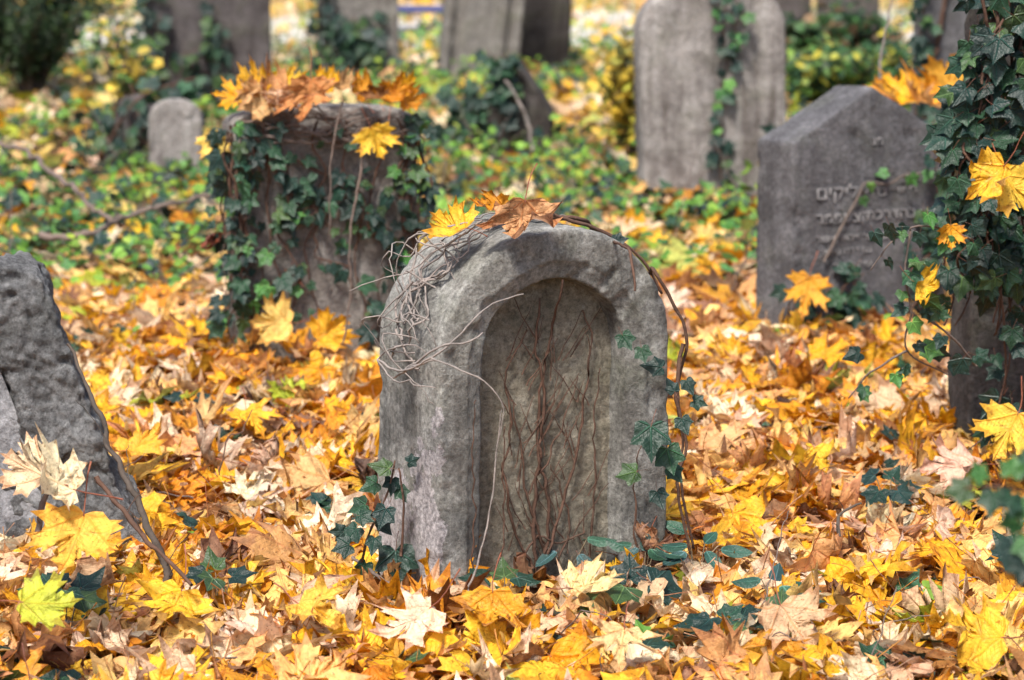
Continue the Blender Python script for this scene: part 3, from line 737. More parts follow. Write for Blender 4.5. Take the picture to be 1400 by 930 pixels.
def crown_tangle():
    root = empty("vine_tangle", AT(570, 370, 4.25)); tag(root, "tangle of grey dead vines curling over the left shoulder of the arched gravestone", "vine")
    T = Tubes(); o = root.location.copy(); Y = 4.18
    def top(u, dz=.012, y=.09): # point just above the arch's rim, u angle 0..180 from left
        hw = W0 / 2; x = -(hw + dz) * math.cos(R(u)); z = .425 + (.225 + dz) * math.sin(R(u)); return wl(MM, x, z, y)
    for k in range(7):
        u0 = random.uniform(-8, 25); u1 = random.uniform(75, 105)
        pts = [top(u0 + (u1 - u0) * j / 7, .008 + random.random() * .014, .10 + random.uniform(-.05, .06)) - o for j in range(8)]
        T.add(pts, .0023, .0012, 6, .012, k)
    for k in range(9):
        u = random.uniform(0, 50); p = top(u, .012, random.uniform(.03, .14)) - o
        out = Vector((-math.cos(R(u)), 0, math.sin(R(u)))); d = out * random.uniform(.03, .07); side = Vector((random.uniform(-.03, .02), random.uniform(-.04, .01), random.uniform(-.05, .03)))
        T.add([p, p + d, p + d * 1.1 + side, p + d * .6 + side * 2, p + d * .2 + side * 2.2 + Vector((0, 0, -.02))], .0017, .0008, 6, .008, 40 + k)
    for pts in [[(660, 302), (600, 340), (560, 372), (525, 378), (478, 398)], [(640, 305), (585, 320), (560, 350), (530, 345), (522, 362), (545, 375)], [(620, 318), (570, 322), (548, 345), (545, 385), (552, 400), (520, 440)],
                [(565, 385), (540, 410), (515, 438), (522, 450), (548, 430)], [(600, 340), (570, 330), (570, 316), (588, 318)]]:
        T.add([AT(x, y, Y + .01 * i) - o for i, (x, y) in enumerate(pts)], .0020, .0009, 6, .006, len(pts) * 3 + pts[0][0])
    T.build("stem", M_TWIGPALE, root)
    # right hand runner with ivy
    Yr = 4.22
    main_path = [top(88, .010) , top(110, .012), top(130, .014), top(150, .016, .06)] + [AT(x, y, Yr + .06) for x, y in [(893, 368), (918, 412), (937, 450), (938, 480), (928, 515), (927, 560), (934, 600), (930, 650), (938, 700), (948, 750)]]
    p2 = [top(80, .008, .12), top(105, .016, .05), top(128, .010, .12), AT(850, 335, 4.2), AT(862, 350, 4.15), AT(868, 398, 4.12)]
    p3 = [top(92, .02, .04), top(120, .008, .04), top(140, .010, .03), top(158, .008, .02)]
    p4 = [AT(934, 470, Yr + .05), AT(925, 540, Yr + .03), AT(938, 610, Yr + .03), AT(926, 660, Yr), AT(944, 758, Yr)]
    ex = []
    def iv(px, py, Y, s, tip=(0, 0, -1), n=(0, -1, .5)): ex.append((AT(px, py, Y), n, tip, s, jitc(random.choice(IVYC), .15)))
    for a in [(851, 458, 4.08, .034, (.5, 0, -1)), (877, 476, 4.08, .03, (.2, 0, -1)), (905, 502, 4.1, .04, (-1, 0, .1)), (938, 520, 4.14, .032, (.4, 0, -1)), (890, 582, 4.06, .066, (0, 0, -1)), (912, 613, 4.08, .052, (.2, 0, -1)),
              (932, 572, 4.12, .034, (.3, 0, -1)), (870, 645, 4.08, .04, (-1, 0, -.3)), (898, 672, 4.08, .036, (.3, 0, -1)), (922, 535, 4.12, .03, (-.5, 0, 1)), (840, 330, 4.3, .028, (1, 0, .2)), (948, 548, 4.14, .028, (1, 0, -.4)), (918, 640, 4.1, .034, (.6, 0, -1))]:
        iv(*a)
    ivy_plant("ivy", "ivy runner arching down the right side of the arched gravestone with a few dark leaves", [main_path, p2, p3, p4], spacing=.5, prob=0, r=(.0042, .0024), extra=ex, stem_mat=M_VINE)
    ex2 = []
    for (px, py, s, t) in [(532, 640, .04, (-1, 0, .2)), (515, 660, .036, (-1, 0, -.5)), (545, 668, .03, (.4, 0, -1)), (500, 690, .04, (-1, 0, -.3)), (528, 695, .042, (-.3, 0, -1)), (488, 722, .04, (-.6, 0, -1)), (512, 735, .036, (0, 0, -1)),
                           (541, 752, .07, (0, 0, -1)), (478, 745, .036, (-1, 0, -.4)), (500, 770, .04, (-.3, 0, -1)), (558, 632, .024, (1, 0, .4)), (520, 712, .035, (.5, 0, -1)), (536, 655, .032, (-.2, 0, -1)), (492, 705, .03, (.8, 0, -.5)), (470, 728, .03, (-1, 0, 0))]:
        ex2.append((AT(px, py, 4.12 + random.uniform(-.02, .03)), (random.gauss(0, .3), -1, random.uniform(.2, .9)), t, s, jitc(random.choice(IVYC), .2)))
    ivy_plant("ivy", "small ivy plant at the lower left corner of the arched gravestone", [[AT(490, 785, 4.15), AT(505, 730, 4.13), AT(528, 680, 4.13), AT(540, 630, 4.13)], [AT(548, 760, 4.13), AT(552, 690, 4.12), AT(545, 640, 4.12)]], spacing=.5, prob=0, extra=ex2, r=(.003, .0015))
crown_tangle()

# ivy over the flat topped stone
def ivy_left():
    paths = []
    for x0 in (-.21, -.19, -.16, -.10, -.02, .06, .14, .19, .21):
        paths.append(climb(M1, x0, .62, x0 + random.uniform(-.03, .03), random.uniform(.0, .12), 8, .018))
    for k in range(4): paths.append(climb(M1, random.uniform(-.2, 0), random.uniform(.3, .6), random.uniform(0, .2), random.uniform(.1, .5), 7, .02))
    for k in range(3): paths.append(climb(M1, -.245 + .012 * k, .62, -.25 + .014 * k, .02, 8, .014, -.02 - .01 * (k % 2)))
    for k in range(4): paths.append(climb(M1, .245 - .014 * k, .6, .245 - .012 * k, .1 * k, 8, .014, -.02))
    for k in range(4): # draped on its left side
        paths.append([M1 @ Vector((-.235 - random.random() * .03, .02 + .03 * k, .6 - .075 * j)) for j in range(8)])
    ivy_plant("ivy", "ivy mantle hanging over the flat topped gravestone", paths, size=(.022, .056), spacing=.026, r=(.0035, .002), spread=.03, cols=IVYC + IVYL[:1], prob=.5)
    root = empty("vine_tangle", wl(M1, 0, .62)); tag(root, "wreath of dry vines matted round the top of the flat topped gravestone", "vine"); T = Tubes(); o = root.location.copy()
    for k in range(26):
        z = random.uniform(.57, .64); a = random.uniform(-.24, .05); b = a + random.uniform(.12, .3); b = min(b, .25)
        T.add([wl(M1, a + (b - a) * j / 5, z + random.gauss(0, .014), random.uniform(-.04, -.012)) - o for j in range(6)], .0032, .0016, 5, .014, k)
    for k in range(14):
        x = random.choice((-.24, .235)) + random.uniform(-.02, .02); z = .6
        T.add([wl(M1, x + random.gauss(0, .01), z - j * random.uniform(.05, .07), random.uniform(-.02, .06)) - o for j in range(7)], .0022, .0012, 5, .014, 60 + k)
    T.build("stem", M_TWIG, root)
    for pts, lb, r in [([(496, 215), (490, 255), (478, 330), (480, 400), (468, 470)], "long pale hanging stem down the middle of the flat topped gravestone", .0035),
                    ([(468, 140), (455, 200), (450, 290), (452, 330)], "shorter pale stem hanging left of the long one on the flat topped gravestone", .0025)]:
        e = empty("hanging_stem", AT(*pts[0], 5.98)); tag(e, lb, "vine stem"); T = Tubes(); T.add([AT(x, y, 6.0 - .005 * i) - e.location for i, (x, y) in enumerate(pts)], r, r * .7, 6, .005, int(r * 1e4)); T.build("stem", M_TWIG, e)
ivy_left()

# ivy cascade over the tall stone at the right edge
def ivy_right():
    Y = 5.05; paths = []
    for k in range(18):
        x = random.uniform(1350, 1450); y0 = -20; y1 = random.uniform(260, 480) if k % 3 else 600
        paths.append([AT(x + random.gauss(0, 9) - (14 if 80 < (y0 + (y1 - y0) * j / 9) < 330 else 0), y0 + (y1 - y0) * j / 9, Y - .05 - random.random() * .10) for j in range(10)])
    for k in range(4):
        x = random.uniform(1308, 1348); paths.append([AT(x + random.gauss(0, 12), 130 + 45 * j, Y - .06 - random.random() * .08) for j in range(random.randint(6, 10))])
    ivy_plant("ivy", "heavy curtain of dark ivy hanging over the tall stone at the right edge", paths, size=(.03, .064), spacing=.044, r=(.004, .002), spread=.035, nrm=(-.3, -1, .35), prob=.8)
    p2 = [[AT(1335, 330, 4.9), AT(1290, 312, 4.85), AT(1245, 312, 4.8), AT(1215, 335, 4.78), AT(1190, 370, 4.78)], [AT(1245, 312, 4.8), AT(1238, 370, 4.78), AT(1245, 430, 4.78), AT(1240, 480, 4.8), AT(1300, 515, 4.85)],
          [AT(1335, 500, 4.85), AT(1300, 460, 4.8), AT(1255, 420, 4.78), AT(1262, 380, 4.76)], [AT(1240, 480, 4.8), AT(1190, 510, 4.8), AT(1160, 545, 4.82)]]
    ivy_plant("ivy", "loose ivy sprays sticking out left of the tall stone at the right edge", p2, size=(.024, .046), spacing=.03, r=(.003, .0014), spread=.035, nrm=(-.2, -1, .3), cols=IVYC + IVYL, stem_mat=M_TWIG, prob=.8)
ivy_right()
# bits of ivy on the other stones
ivy_plant("ivy", "thin ivy stem with fresh leaves crossing the face of the pointed stone", [[wl(M2, -.17, .17), wl(M2, -.12, .25), wl(M2, -.06, .34), wl(M2, -.03, .385), wl(M2, .05, .38), wl(M2, .12, .405), wl(M2, .22, .40)]], size=(.03, .045), spacing=.07, prob=.5, spread=.02, cols=IVYL, stem_mat=M_TWIG, r=(.004, .002))
ivy_plant("ivy", "dark ivy clump at the foot of the pointed stone", [climb(M2, -.27, 0, -.26, .12, 4), climb(M2, -.2, 0, -.15, .1, 4), climb(M2, -.1, 0, -.02, .13, 4), climb(M2, -.03, 0, -.1, .12, 4), climb(M2, .12, 0, .2, .3, 5), climb(M2, .2, 0, .23, .45, 5)], size=(.04, .065), spacing=.028, y=0 if False else None) if False else \
ivy_plant("ivy", "dark ivy clump at the foot of the pointed stone", [climb(M2, -.27, 0, -.26, .12, 4), climb(M2, -.2, 0, -.15, .1, 4), climb(M2, -.1, 0, -.02, .13, 4), climb(M2, -.03, 0, -.1, .12, 4), climb(M2, .12, 0, .2, .3, 5), climb(M2, .2, 0, .23, .45, 5)], size=(.04, .065), spacing=.028)
ivy_plant("ivy", "strip of ivy climbing the groove of the tall wide stone", [climb(MH, .02, -.02, .04, .85, 10, .012, -.0), climb(MH, .08, .55, .09, .8, 6, .02)], size=(.035, .06), spacing=.03, spread=.03, cols=IVYC + IVYL)
ivy_plant("ivy", "broad ivy leaves low at the right side of the tall wide stone", [climb(MH, .22, .0, .26, .28, 5), climb(MH, .16, .1, .3, .2, 4)], size=(.07, .1), spacing=.05)
ivy_plant("ivy", "ivy patch in the middle of the far pillared stone", [climb(MD, x, -.02, x * 1.1, .38, 6, .03) for x in (-.1, -.05, 0, .05, .1)] + [climb(MD, -.22, 0, -.2, .6, 6, .02)], size=(.06, .09), spacing=.035)
Ma = Matrix.Translation(G(288, 138)) @ Matrix.Rotation(R(10), 4, 'Z')
ivy_plant("ivy", "ivy on the broad dark slab in the top left", [climb(Ma, -.3, 0, -.28, .6, 7, .03), climb(Ma, -.34, 0, -.32, .7, 7, .02), climb(Ma, .02, 0, -.05, .5, 7, .05), climb(Ma, .1, .05, .0, .4, 7, .05)], size=(.05, .08), spacing=.035)
ivy_plant("ivy", "ivy mound over the low broken gravestone", [climb(ME, x, z, x + random.uniform(-.1, .1), z + .12, 4, .03, -.03 - random.random() * .05) for x, z in [(-.22, 0), (-.18, .05), (-.26, .02), (-.1, .02), (-.12, .12), (-.05, .18), (-.08, .26), (.0, .30), (-.2, .1), (-.3, 0), (-.03, .32), (-.15, .15)]], size=(.05, .08), spacing=.02)
ivy_plant("ivy", "ivy strands on the tall plain grey slab", [climb(MJ, -.17, 0, -.16, .8, 8, .02), climb(MJ, -.2, .2, -.2, .7, 8, .02), climb(MJ, .0, 0, .1, .2, 4, .04)], size=(.045, .07), spacing=.035)
Mc = Matrix.Translation(G(170, 226))
ivy_plant("ivy", "dark ivy and bare vines sprawling between the sloping stone and the broad dark slab", [[Mc @ Vector((-.16 + .06 * k + random.gauss(0, .02), .05 + random.gauss(0, .05), z * .014 * (3 + k % 4))) for z in range(5)] for k in range(8)] + [[Mc @ Vector((-.1, 0, .02)), Mc @ Vector((0, 0, .2)), Mc @ Vector((.1, 0, .3)), Mc @ Vector((.3, .1, .36))]], size=(.04, .07), spacing=.06, r=(.007, .004), spread=.05)
e = empty("thick_vine", wl(MJ, -.08, .1)); tag(e, "thick brown vine running up the tall plain grey slab", "vine"); T = Tubes()
T.add([AT(x, y, MJ.translation.y - .03) - e.location for x, y in [(1255, 125), (1268, 95), (1282, 60), (1288, 20), (1298, -20)]], .011, .008, 8, .006, 4); T.build("stem", M_VINE, e)

def rosette(px, py, kind, n, size, label, spread=.035, h=.06):
    o = G(px, py, -.01); root = empty(kind, o); tag(root, label, kind); T = Tubes(); L = Leaves()
    for k in range(n):
        a = 6.283 * k / n + random.uniform(-.4, .4); d = Vector((math.cos(a), math.sin(a), 0)) * spread * random.uniform(.5, 1.2); q = d + Vector((0, 0, h * random.uniform(.8, 1.3)))
        T.add([Vector((0, 0, -.03)), q * .6, q], .0014, .001, 4, .002, k)
        nr = Vector((d.x * 6 + random.gauss(0, .2), -.45 + random.gauss(0, .2), 1))
        L.add(random.randrange(6), basis(nr, d + Vector((0, 0, -.01)), random.uniform(*size)), tuple(q), jitc(random.choice(IVYC[:3]) if kind == "ivy" else random.choice([(.025, .075, .05), (.03, .085, .05), (.03, .07, .06)]), .2))
    T.build("stem", M_GREENSTEM, root); L.build("foliage", VI if kind == "ivy" else VO, M_IVY, root)
for a in [(775, 790, "periwinkle", 6, (.055, .07), "blue green periwinkle sprig at the foot of the arched stone, below its panel"), (880, 800, "periwinkle", 5, (.045, .06), "periwinkle sprig before the right corner of the arched stone"),
          (862, 838, "ivy", 4, (.06, .08), "broad ivy leaves low in front of the right corner of the arched stone"), (955, 790, "periwinkle", 6, (.05, .065), "periwinkle sprig right of the arched stone"),
          (610, 800, "periwinkle", 5, (.05, .065), "periwinkle sprig at the lower left of the panel"), (1065, 880, "ivy", 4, (.045, .065), "ivy leaves in the litter low right of centre"),
          (1060, 838, "periwinkle", 4, (.055, .07), "slender periwinkle leaves above the low right ivy"), (1215, 700, "ivy", 5, (.04, .06), "ivy leaves showing through the litter at the right"),
          (985, 895, "ivy", 5, (.04, .06), "ivy leaves near the bottom edge right of centre"), (300, 838, "ivy", 4, (.04, .055), "ivy leaves in the litter low left"),
          (90, 860, "ivy", 6, (.05, .07), "dark ivy under the lime green leaf"), (690, 845, "ivy", 4, (.035, .05), "green ivy leaves before the centre of the arched stone"),
          (1395, 800, "ivy", 6, (.04, .06), "ivy leaves at the lower right edge"), (258, 585, "ivy", 2, (.04, .05), "single dark ivy sprig in the litter left of the arched stone"), (590, 700, "ivy", 0, None, None)]:
    if a[3]: rosette(*a)

# ------------------------------------------------------------------ branches and twigs
def twig(name, label, pts, r0, r1, mat, jit=.01, side=0, cat="twig", seed=1, z=True):
    P = [G(x, y, q) if z else AT(x, y, q) for x, y, q in pts]; e = empty(name, P[0]); tag(e, label, cat); T = Tubes()
    Q = T.add([p - P[0] for p in P], r0, r1, 7, jit, seed)
    for k in range(side):
        q = Q[random.randrange(len(Q) // 5, len(Q))]; d = Vector((random.gauss(0, 1), random.gauss(0, .6), abs(random.gauss(0, 1)))).normalized() * random.uniform(.04, .12)
        T.add([q, q + d * .5 + Vector((0, 0, .01)), q + d], min(r0, r1) * .4, min(r0, r1) * .15, 5, .006, k + seed * 7)
    T.build("stem", mat, e)
twig("fallen_branch", "long grey fallen branch slanting down through the green plants at the left", [(-40, 190, .22), (30, 205, .2), (85, 245, .18), (120, 275, .16), (152, 303, .12)], .012, .007, M_TWIG, .02, 3, "branch", 2)
twig("fallen_branch", "curved fallen branch lying across the green plants beside the ivy covered stone", [(55, 322, .07), (120, 322, .08), (160, 302, .10), (210, 285, .13), (270, 270, .15), (298, 266, .16)], .013, .006, M_TWIG, .015, 3, "branch", 3)
twig("twisted_root", "dark twisted woody stem leaning along the right edge of the leaning stone", [(92, 470, 4.36), (116, 520, 4.32), (138, 575, 4.26), (158, 625, 4.21), (182, 675, 4.17), (214, 745, 4.12), (228, 800, 4.10)], .0028, .0078, M_DARKBARK, .009, 5, "stem", 4, z=False)
twig("twig", "reddish brown twig lying over the leaves at the foot of the leaning stone", [(132, 652, 4.02), (160, 690, 3.98), (190, 725, 3.94), (222, 760, 3.9), (262, 800, 3.86)], .005, .003, M_VINE, .006, 2, "twig", 5, z=False)
twig("twig", "short upright dark twig standing before the leaning stone", [(52, 728, 3.9), (60, 690, 3.92), (70, 655, 3.94), (78, 632, 3.95)], .006, .003, M_TWIG, .005, 1, "twig", 6, z=False)
twig("twig", "bent black twig lying on the leaves in the lower right", [(1148, 735, .05), (1146, 705, .08), (1162, 696, .09), (1178, 688, .10)], .004, .002, M_DARKBARK, .005, 2, "twig", 7)
twig("twig", "small fine twig on the leaves left of the arched stone", [(300, 650, .05), (310, 600, .12), (330, 590, .13), (345, 560, .15)], .0022, .001, M_VINE, .006, 4, "twig", 8)
for k, (x, y, lb) in enumerate([(700, 270, "thin dry stalk standing right of the low broken gravestone"), (1205, 100, "thin pale bent stem rising behind the peak of the pointed stone")]):
    Y = [10.0, 7.6][k]; pts = [[(728, 205), (722, 170), (705, 130), (690, 110)], [(1206, 130), (1203, 90), (1210, 45), (1222, -10)]][k]
    e = empty("dry_stalk", AT(*pts[0], Y)); tag(e, lb, "stalk"); T = Tubes(); T.add([AT(a, b, Y) - e.location for a, b in pts], .008 - .003 * k, .006 - .003 * k, 6, .006, k); T.build("stem", M_TWIGPALE, e)

def brush():
    T = Tubes()
    for k in range(300):
        y = random.uniform(3.4, 12) if k < 150 else random.uniform(7, 15); x = random.uniform(-1, 1) * y * .26
        if inside_stone(x, y, .03): continue
        z = ground_z(x, y) + .075; a = random.uniform(0, 6.28); l = random.uniform(.05, .18) * (1 if y < 7 else 1.8); dz = abs(random.gauss(0, .05)) if y < 7 else abs(random.gauss(0, .22))
        p = Vector((x, y, z)); q = Vector((math.cos(a) * l, math.sin(a) * l, dz)); T.add([p, p + q * .5 + Vector((0, 0, random.gauss(0, .02))), p + q], .0018 if y < 7 else .003, .0008, 4, .008, k)
    o = T.build("twig_litter", M_TWIG); tag(o, "fine dry twigs and stalks scattered through litter and undergrowth", "twigs", kind="stuff")
brush()
# ------------------------------------------------------------------ shrubs
def shrub(name, label, px, py, w, h, nstem, nleaf, size, cols, V=None, mat=None, cat="shrub", stem=M_DARKBARK, up=.4, clump=.5):
    o = G(px, py); root = empty(name, o); tag(root, label, cat); T = Tubes(); L = Leaves(); tips = []
    for k in range(nstem):
        a = random.uniform(0, 6.28); rr = random.random() ** .5 * w / 2; t = Vector((math.cos(a) * rr, math.sin(a) * rr, h * random.uniform(.55, 1) * (1 - .3 * (rr / (w / 2)) ** 2)))
        Q = T.add([Vector((t.x * .1, t.y * .1, -.05)), Vector((t.x * .35, t.y * .35, t.z * .4)), t * .8 + Vector((random.gauss(0, .03), 0, 0)), t], .008, .002, 5, .02, k); tips.append(Q)
    for k in range(nleaf):
        Q = random.choice(tips); q = Q[random.randrange(len(Q) // 4, len(Q))] + Vector((random.gauss(0, .045), random.gauss(0, .045), random.gauss(0, .03)))
        n = Vector((random.gauss(0, .7), random.gauss(-.3, .7), up + random.random())); a = random.uniform(0, 6.28)
        L.add(random.randrange(6), basis(n, (math.cos(a), math.sin(a), -.3), random.uniform(*size)), tuple(q), jitc(random.choice(cols), .3))
    T.build("stem", stem, root); L.build("foliage", V or VO, mat or M_GREEN, root)
shrub("yew_bush", "dark green needle leaved bush in the top left corner", 45, 128, .95, 1.0, 46, 9000, (.02, .045), [(.02, .05, .02), (.03, .07, .02), (.015, .03, .012), (.05, .09, .03)], cat="bush")
shrub("yellow_shrub", "small yellow leaved shrub with dark stems left of the tall grooved stone", 868, 208, .34, .62, 26, 900, (.035, .06), [(.6, .42, .05), (.7, .5, .06), (.4, .36, .05), (.12, .12, .03)], V=VR)
shrub("mixed_shrub", "green and yellow bush behind the pointed stone", 1150, 165, .75, .45, 34, 2200, (.035, .065), [(.05, .13, .03), (.10, .22, .04), (.03, .08, .03), (.02, .05, .02), (.03, .08, .03), (.5, .45, .05), (.2, .3, .05)], V=VR)
shrub("green_shrub", "dark leafy bush between the dim slabs at the top right", 1135, 100, .8, .42, 30, 1500, (.05, .08), [(.03, .08, .03), (.05, .13, .03), (.02, .04, .02), (.2, .12, .06)], V=VR)
shrub("ivy_bush", "ivy bush wedged behind the pointed stone and the right edge stone", 1290, 300, .42, .36, 30, 1100, (.045, .07), IVYC + IVYL[:1], V=VI, mat=M_IVY)
shrub("bramble", "sparse reedy stems and yellow leaves left of the broad dark slab", 172, 190, .3, .75, 24, 260, (.04, .06), [(.6, .45, .06), (.1, .2, .04), (.05, .1, .03)], V=VR, stem=M_TWIG)
P_ = [G(1600, 1080), AT(1530, 900, 2.7), AT(1450, 700, 2.62), AT(1400, 672, 2.6), AT(1350, 665, 2.6), AT(1318, 668, 2.6)]
ivy_plant("ivy", "out of focus dark sprig close to the lens at the right edge", [P_, [P_[2], AT(1420, 760, 2.6), AT(1392, 790, 2.6)]], spacing=.5, prob=0, r=(.003, .0015),
          extra=[(AT(x, y, 2.58 + .03 * random.random()), (random.gauss(0, .3), -1, .6), t, random.uniform(.026, .036), jitc(random.choice(IVYC + IVYL), .2)) for x, y, t in
                 [(1325, 668, (-1, 0, -.2)), (1345, 655, (-.4, 0, 1)), (1360, 672, (0, 0, -1)), (1382, 650, (.2, 0, 1)), (1385, 676, (-.4, 0, -1)), (1405, 650, (0, 0, 1)), (1410, 690, (-1, 0, -.6)), (1392, 712, (-1, 0, -.3)), (1385, 745, (-.6, 0, -1)), (1398, 770, (-.3, 0, -1)), (1405, 735, (0, 0, -1)), (1395, 690, (.5, 0, -1))]])

# dry grass far behind
def dry_grass():
    V, F, C, Lu = [], [], [], []
    for k in range(5200):
        y = random.uniform(14.5, 24); x = random.uniform(-1, 1) * y * .28
        if noise.noise(Vector((x * .6, y * .6, 4))) < -.05: continue
        h = random.uniform(.08, .30); a = random.uniform(0, 3.14); w = .006; dx, dy = math.cos(a) * w, math.sin(a) * w; lx, ly = random.gauss(0, .25) * h, random.gauss(0, .25) * h
        b = len(V); z = ground_z(x, y)
        V += [(x - dx, y - dy, z), (x + dx, y + dy, z), (x + dx * .6 + lx * .4, y + dy * .6 + ly * .4, z + h * .6), (x - dx * .6 + lx * .4, y - dy * .6 + ly * .4, z + h * .6), (x + lx, y + ly, z + h)]
        F += [(b, b + 1, b + 2), (b, b + 2, b + 3), (b + 3, b + 2, b + 4)]
        c = random.choice([(.55, .5, .36), (.65, .6, .48), (.3, .36, .12), (.5, .45, .2)]); C += [c] * 5; Lu += [(0.3, .3, 0)] * 5
    o = link_mesh("dry_grass", np_mesh("dry_grass", np.array(V), np.array(F), np.array(C), np.array(Lu)), M_GREEN); tag(o, "pale dry grass far behind the graves", "grass", kind="stuff")
dry_grass()

# ================================================================== SINGLE LEAVES
SL = single_leaf
topY = MM.translation.y
SL(712, 306, topY - .035, .12, (.05, -1, .55), (-.12, -.3, -1), (.68, .33, .15), "rust orange maple leaf draped over the crest of the arched gravestone", 1, curl=(.35, .4, .12, 2.2))
SL(619, 311, topY - .03, .085, (-.2, -.6, 1), (-.6, .1, .5), YEL, "small bright yellow leaf on the left shoulder of the arched gravestone", 2, curl=(.2, .2, .06, 1.2))
SL(672, 285, topY + .06, .07, (.1, -.6, 1), (-1, 0, .4), ORA, "small curled orange leaf behind the rust leaf on the arched gravestone", 3, curl=(.5, .2, .1, 2))
Y1 = M1.translation.y
for (px, py, dy, s, n, t, c, lb, cu) in [
    (350, 112, -.0, .12, (0, -.7, .8), (-.1, .4, 1), YEL, "yellow leaf standing upright at the left end of the flat topped gravestone", (.3, .2, .08, 1)),
    (318, 132, .02, .11, (-.3, -.5, .8), (-1, 0, .1), GOLD, "golden leaf on the top left corner of the flat topped gravestone", (.3, .2, .08, 1)),
    (372, 128, -.02, .15, (.1, -.6, .9), (-1, -.2, .2), (.62, .32, .14), "pale brown curled leaf lying along the top of the flat topped gravestone", (.5, .2, .1, 1.6)),
    (352, 145, -.04, .12, (0, -.6, .8), (-.8, -.2, -.3), TAN, "tan leaf beneath the pale brown one on the flat topped gravestone", (.3, .2, .08, 1)),
    (423, 135, -.05, .165, (.15, -1, .45), (-.1, -.3, -1), (.60, .26, .09), "large copper brown leaf hanging over the front of the flat topped gravestone", (.4, .3, .08, 1.2)),
    (448, 113, .03, .09, (0, -.6, .9), (.4, .3, 1), GOLD, "golden leaf behind the copper brown one on the flat topped gravestone", (.3, .2, .08, 1)),
    (492, 122, .02, .10, (.2, -.6, .8), (-.5, .2, 1), AMB, "amber leaf on the middle right of the flat topped gravestone", (.4, .2, .1, 1.5)),
    (540, 125, .02, .11, (.2, -.8, .7), (.3, .2, 1), ORA, "orange leaf near the right end of the flat topped gravestone", (.4, .2, .1, 1.5)),
    (562, 138, .04, .09, (.2, -.8, .7), (1, .2, .2), ORA, "small orange leaf on the top right corner of the flat topped gravestone", (.4, .2, .1, 1)),
    (514, 128, .0, .08, (0, -.8, .7), (-.4, 0, .8), BRN, "small brown leaf between the amber and orange ones on the flat topped gravestone", (.4, .2, .1, 2)),
    (392, 112, .05, .10, (.3, -.4, .9), (.3, .2, 1), YEL, "yellow leaf peeping over the pale brown one on the flat topped gravestone", (.4, .3, .08, 1.2)),
    (338, 128, -.03, .10, (-.2, -.8, .7), (-.6, 0, -.4), (.64, .36, .17), "light brown folded leaf near the left end of the flat topped gravestone", (.5, .3, .1, 2)),
    (470, 112, .05, .08, (0, -.6, .7), (.2, 0, 1), TAN, "beige leaf tip behind the amber one on the flat topped gravestone", (.4, .3, .1, 1.6)),
    (552, 118, .05, .09, (.1, -.9, .5), (-.2, 0, 1), GOLD, "golden orange leaf pointing up near the right end of the flat topped gravestone", (.4, .3, .1, 1.4)),
    (385, 140, -.05, .11, (.1, -.7, .6), (-1, 0, -.3), (.80, .56, .32), "sandy leaf in front of the pale brown one on the flat topped gravestone", (.6, .3, .12, 2)),
    (514, 192, -.09, .115, (.1, -1, .25), (.4, -.1, -1), YEL, "bright yellow leaf hanging on vines at the front of the flat topped gravestone", (.12, .15, .05, .8)),
    (294, 198, -.03, .10, (-.2, -1, .2), (.3, 0, -1), (.85, .6, .14), "pale yellow leaf caught on the left side of the flat topped gravestone", (.2, .2, .05, .6)),
    (293, 330, -.03, .09, (-.3, -1, .2), (-.2, 0, -1), (.22, .06, .025), "dark red brown shrivelled leaf left of the flat topped gravestone", (.8, .3, .15, 2.5)),
    (400, 378, -.03, .06, (0, -1, .1), (0, 0, -1), (.33, .12, .05), "small rusty leaf stuck to the lower face of the flat topped gravestone", (.5, .3, .1, 2)),
    (374, 443, -.14, .14, (-.1, -.6, .8), (-.6, -.2, .1), (.85, .60, .16), "pale yellow leaf at the foot of the flat topped gravestone, left of centre", (.2, .2, .06, .8)),
    (450, 452, -.14, .13, (.2, -.8, .6), (.6, 0, .5), YEL, "yellow leaf propped at the foot of the flat topped gravestone, right of centre", (.2, .2, .06, .8))]:
    SL(px, py, Y1 + dy, s * .84, (n[0] + random.uniform(-.35, .35), n[1] - .3, n[2] * .7), t, c, lb, 4, curl=(cu[0], cu[1] * 1.3, cu[2] * 1.1, cu[3] * .9), outline=random.choice((MAPLE, SLIM)))
Y2 = M2.translation.y
SL(1103, 400, Y2 - .24, .125, (0, -1, .4), (-.2, 0, -1), (.80, .38, .03), "golden leaf hanging upright at the foot of the pointed stone", 5, outline=SLIM)
SL(1228, 132, 7.3, .16, (0, -.5, .9), (-1, 0, .1), GOLD, "golden leaf at the left of the heap behind the pointed stone", 6, curl=(.3, .2, .1, 1.2))
SL(1262, 140, 7.25, .17, (.1, -.5, .9), (-.6, 0, .1), AMB, "amber curled leaf in the middle of the heap behind the pointed stone", 7, curl=(.5, .2, .1, 1.8))
SL(1301, 110, 7.35, .17, (0, -1, .4), (.2, 0, 1), (.8, .42, .05), "upright golden leaf at the right of the heap behind the pointed stone", 8, curl=(.2, .2, .06, .8))
SL(1212, 128, 7.35, .12, (0, -.6, .9), (-.3, 0, 1), (.75, .3, .02), "small orange gold leaf above the peak of the pointed stone", 9)
SL(1318, 212, 5.0, .11, (0, -.8, .6), (-.4, 0, .8), (.85, .74, .40), "cream leaf caught in the ivy at the right edge", 10, curl=(.2, .2, .06, .8))
SL(1352, 248, 4.78, .118, (-.4, -1, .6), (-.7, 0, -.7), YEL, "large yellow leaf caught in the ivy at the right edge", 11, curl=(.3, .35, .1, 1.4))
SL(1388, 262, 4.80, .11, (.1, -1, .4), (.5, 0, -.8), (.82, .52, .05), "half hidden yellow leaf right of the large yellow one in the ivy", 12)
SL(1300, 322, 4.84, .055, (0, -1, .3), (0, 0, -1), GOLD, "small golden leaf in the ivy left of the tall right edge stone", 13)
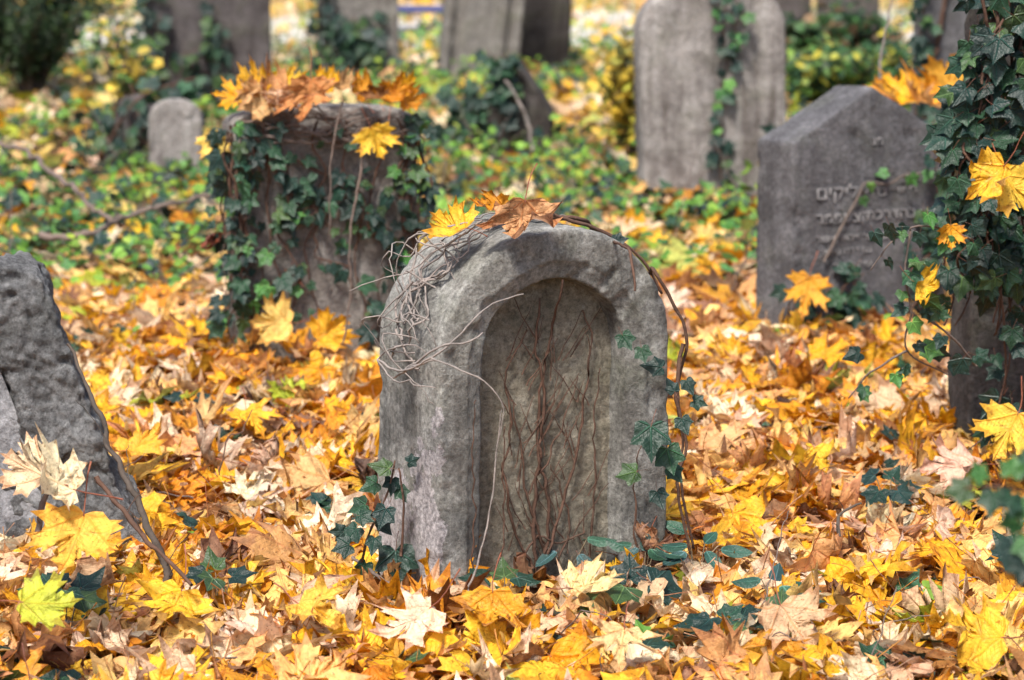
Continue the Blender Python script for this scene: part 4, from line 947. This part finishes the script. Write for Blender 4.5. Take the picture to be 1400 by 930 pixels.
SL(1268, 392, 4.76, .07, (0, -1, .4), (.8, 0, -.2), YEL, "little yellow leaf among the loose ivy sprays", 14, curl=(.4, .3, .1, 1.5))
SL(1378, 592, 4.72, .125, (-.1, -.9, .6), (-.4, 0, -.9), (.80, .52, .05), "yellow leaf propped against the foot of the tall right edge stone", 15)
SL(66, 655, 3.86, .13, (.45, -.7, .7), (-.6, 0, .25), (.88, .74, .50), "cream coloured leaf leaning on the rough leaning stone", 16, curl=(.3, .35, .1, 1.5), outline=SLIM)
SL(38, 640, 3.9, .09, (-.2, -.8, .6), (-.8, 0, .5), (.80, .60, .36), "smaller beige leaf left of the cream one on the leaning stone", 17)
SL(103, 738, 3.82, .135, (.1, -.7, .8), (-.2, 0, -1), (.84, .50, .07), "speckled yellow leaf at the foot of the leaning stone", 18)
SL(62, 828, 3.62, .10, (.1, -.5, .9), (.7, 0, .1), (.50, .55, .05), "lime green leaf in the lower left corner", 19)
fg = [(232, 838, .145, YEL, "broad yellow leaf lying flat in the lower left foreground"), (430, 838, .13, (.84, .5, .08), "yellow leaf with brown speckles before the lower left of the arched stone"),
      (617, 770, .12, GOLD, "golden leaf standing on edge against the foot of the arched stone"), (560, 855, .14, (.9, .70, .46), "cream leaf lying in the centre foreground"),
      (668, 838, .12, (.74, .34, .03), "amber leaf with folded edge in front of the arched stone"), (808, 800, .11, (.80, .62, .30), "pale wrinkled leaf close to the right foot of the arched stone"),
      (850, 885, .13, (.80, .58, .30), "straw coloured veined leaf in the bottom centre"), (1085, 855, .13, PINK, "pinkish brown leaf in the bottom right foreground"),
      (1305, 640, .15, (.78, .54, .38), "large pink beige leaf turned over at the right"), (1330, 870, .14, YEL, "yellow leaf in the bottom right corner"),
      (1120, 630, .11, (.84, .52, .05), "yellow leaf right of the arched stone"), (1135, 490, .15, GOLD, "golden leaf lying below the pointed stone"),
      (345, 572, .13, YEL, "bright yellow leaf left of the arched stone"), (365, 635, .12, PINK, "beige curled leaf in the middle left litter"),
      (195, 608, .13, (.82, .45, .05), "speckled amber leaf beside the leaning stone"), (600, 600, .0, None, None), (885, 745, .10, (.42, .22, .11), "brown shrivelled leaf at the right foot of the arched stone")]
for k, (px, py, s, c, lb) in enumerate(fg):
    if not c: continue
    up = "standing" in lb; r_ = random.Random(k)
    SL(px, py, None, s * .9, (r_.uniform(-.25, .25), -1 if up else r_.uniform(-.75, -.3), .35 if up else 1), (r_.uniform(-1, 1), 0 if up else r_.uniform(-1, .3), .8 if up else .1), c, lb, 30 + k, z=.055 if not up else .06,
       curl=(.8, .3, .12, 2.4) if "shrivelled" in lb or "curled" in lb else (r_.uniform(-.35, .35), r_.uniform(.15, .4), .13, r_.uniform(.8, 2.0)), outline=r_.choice((MAPLE, SLIM)))
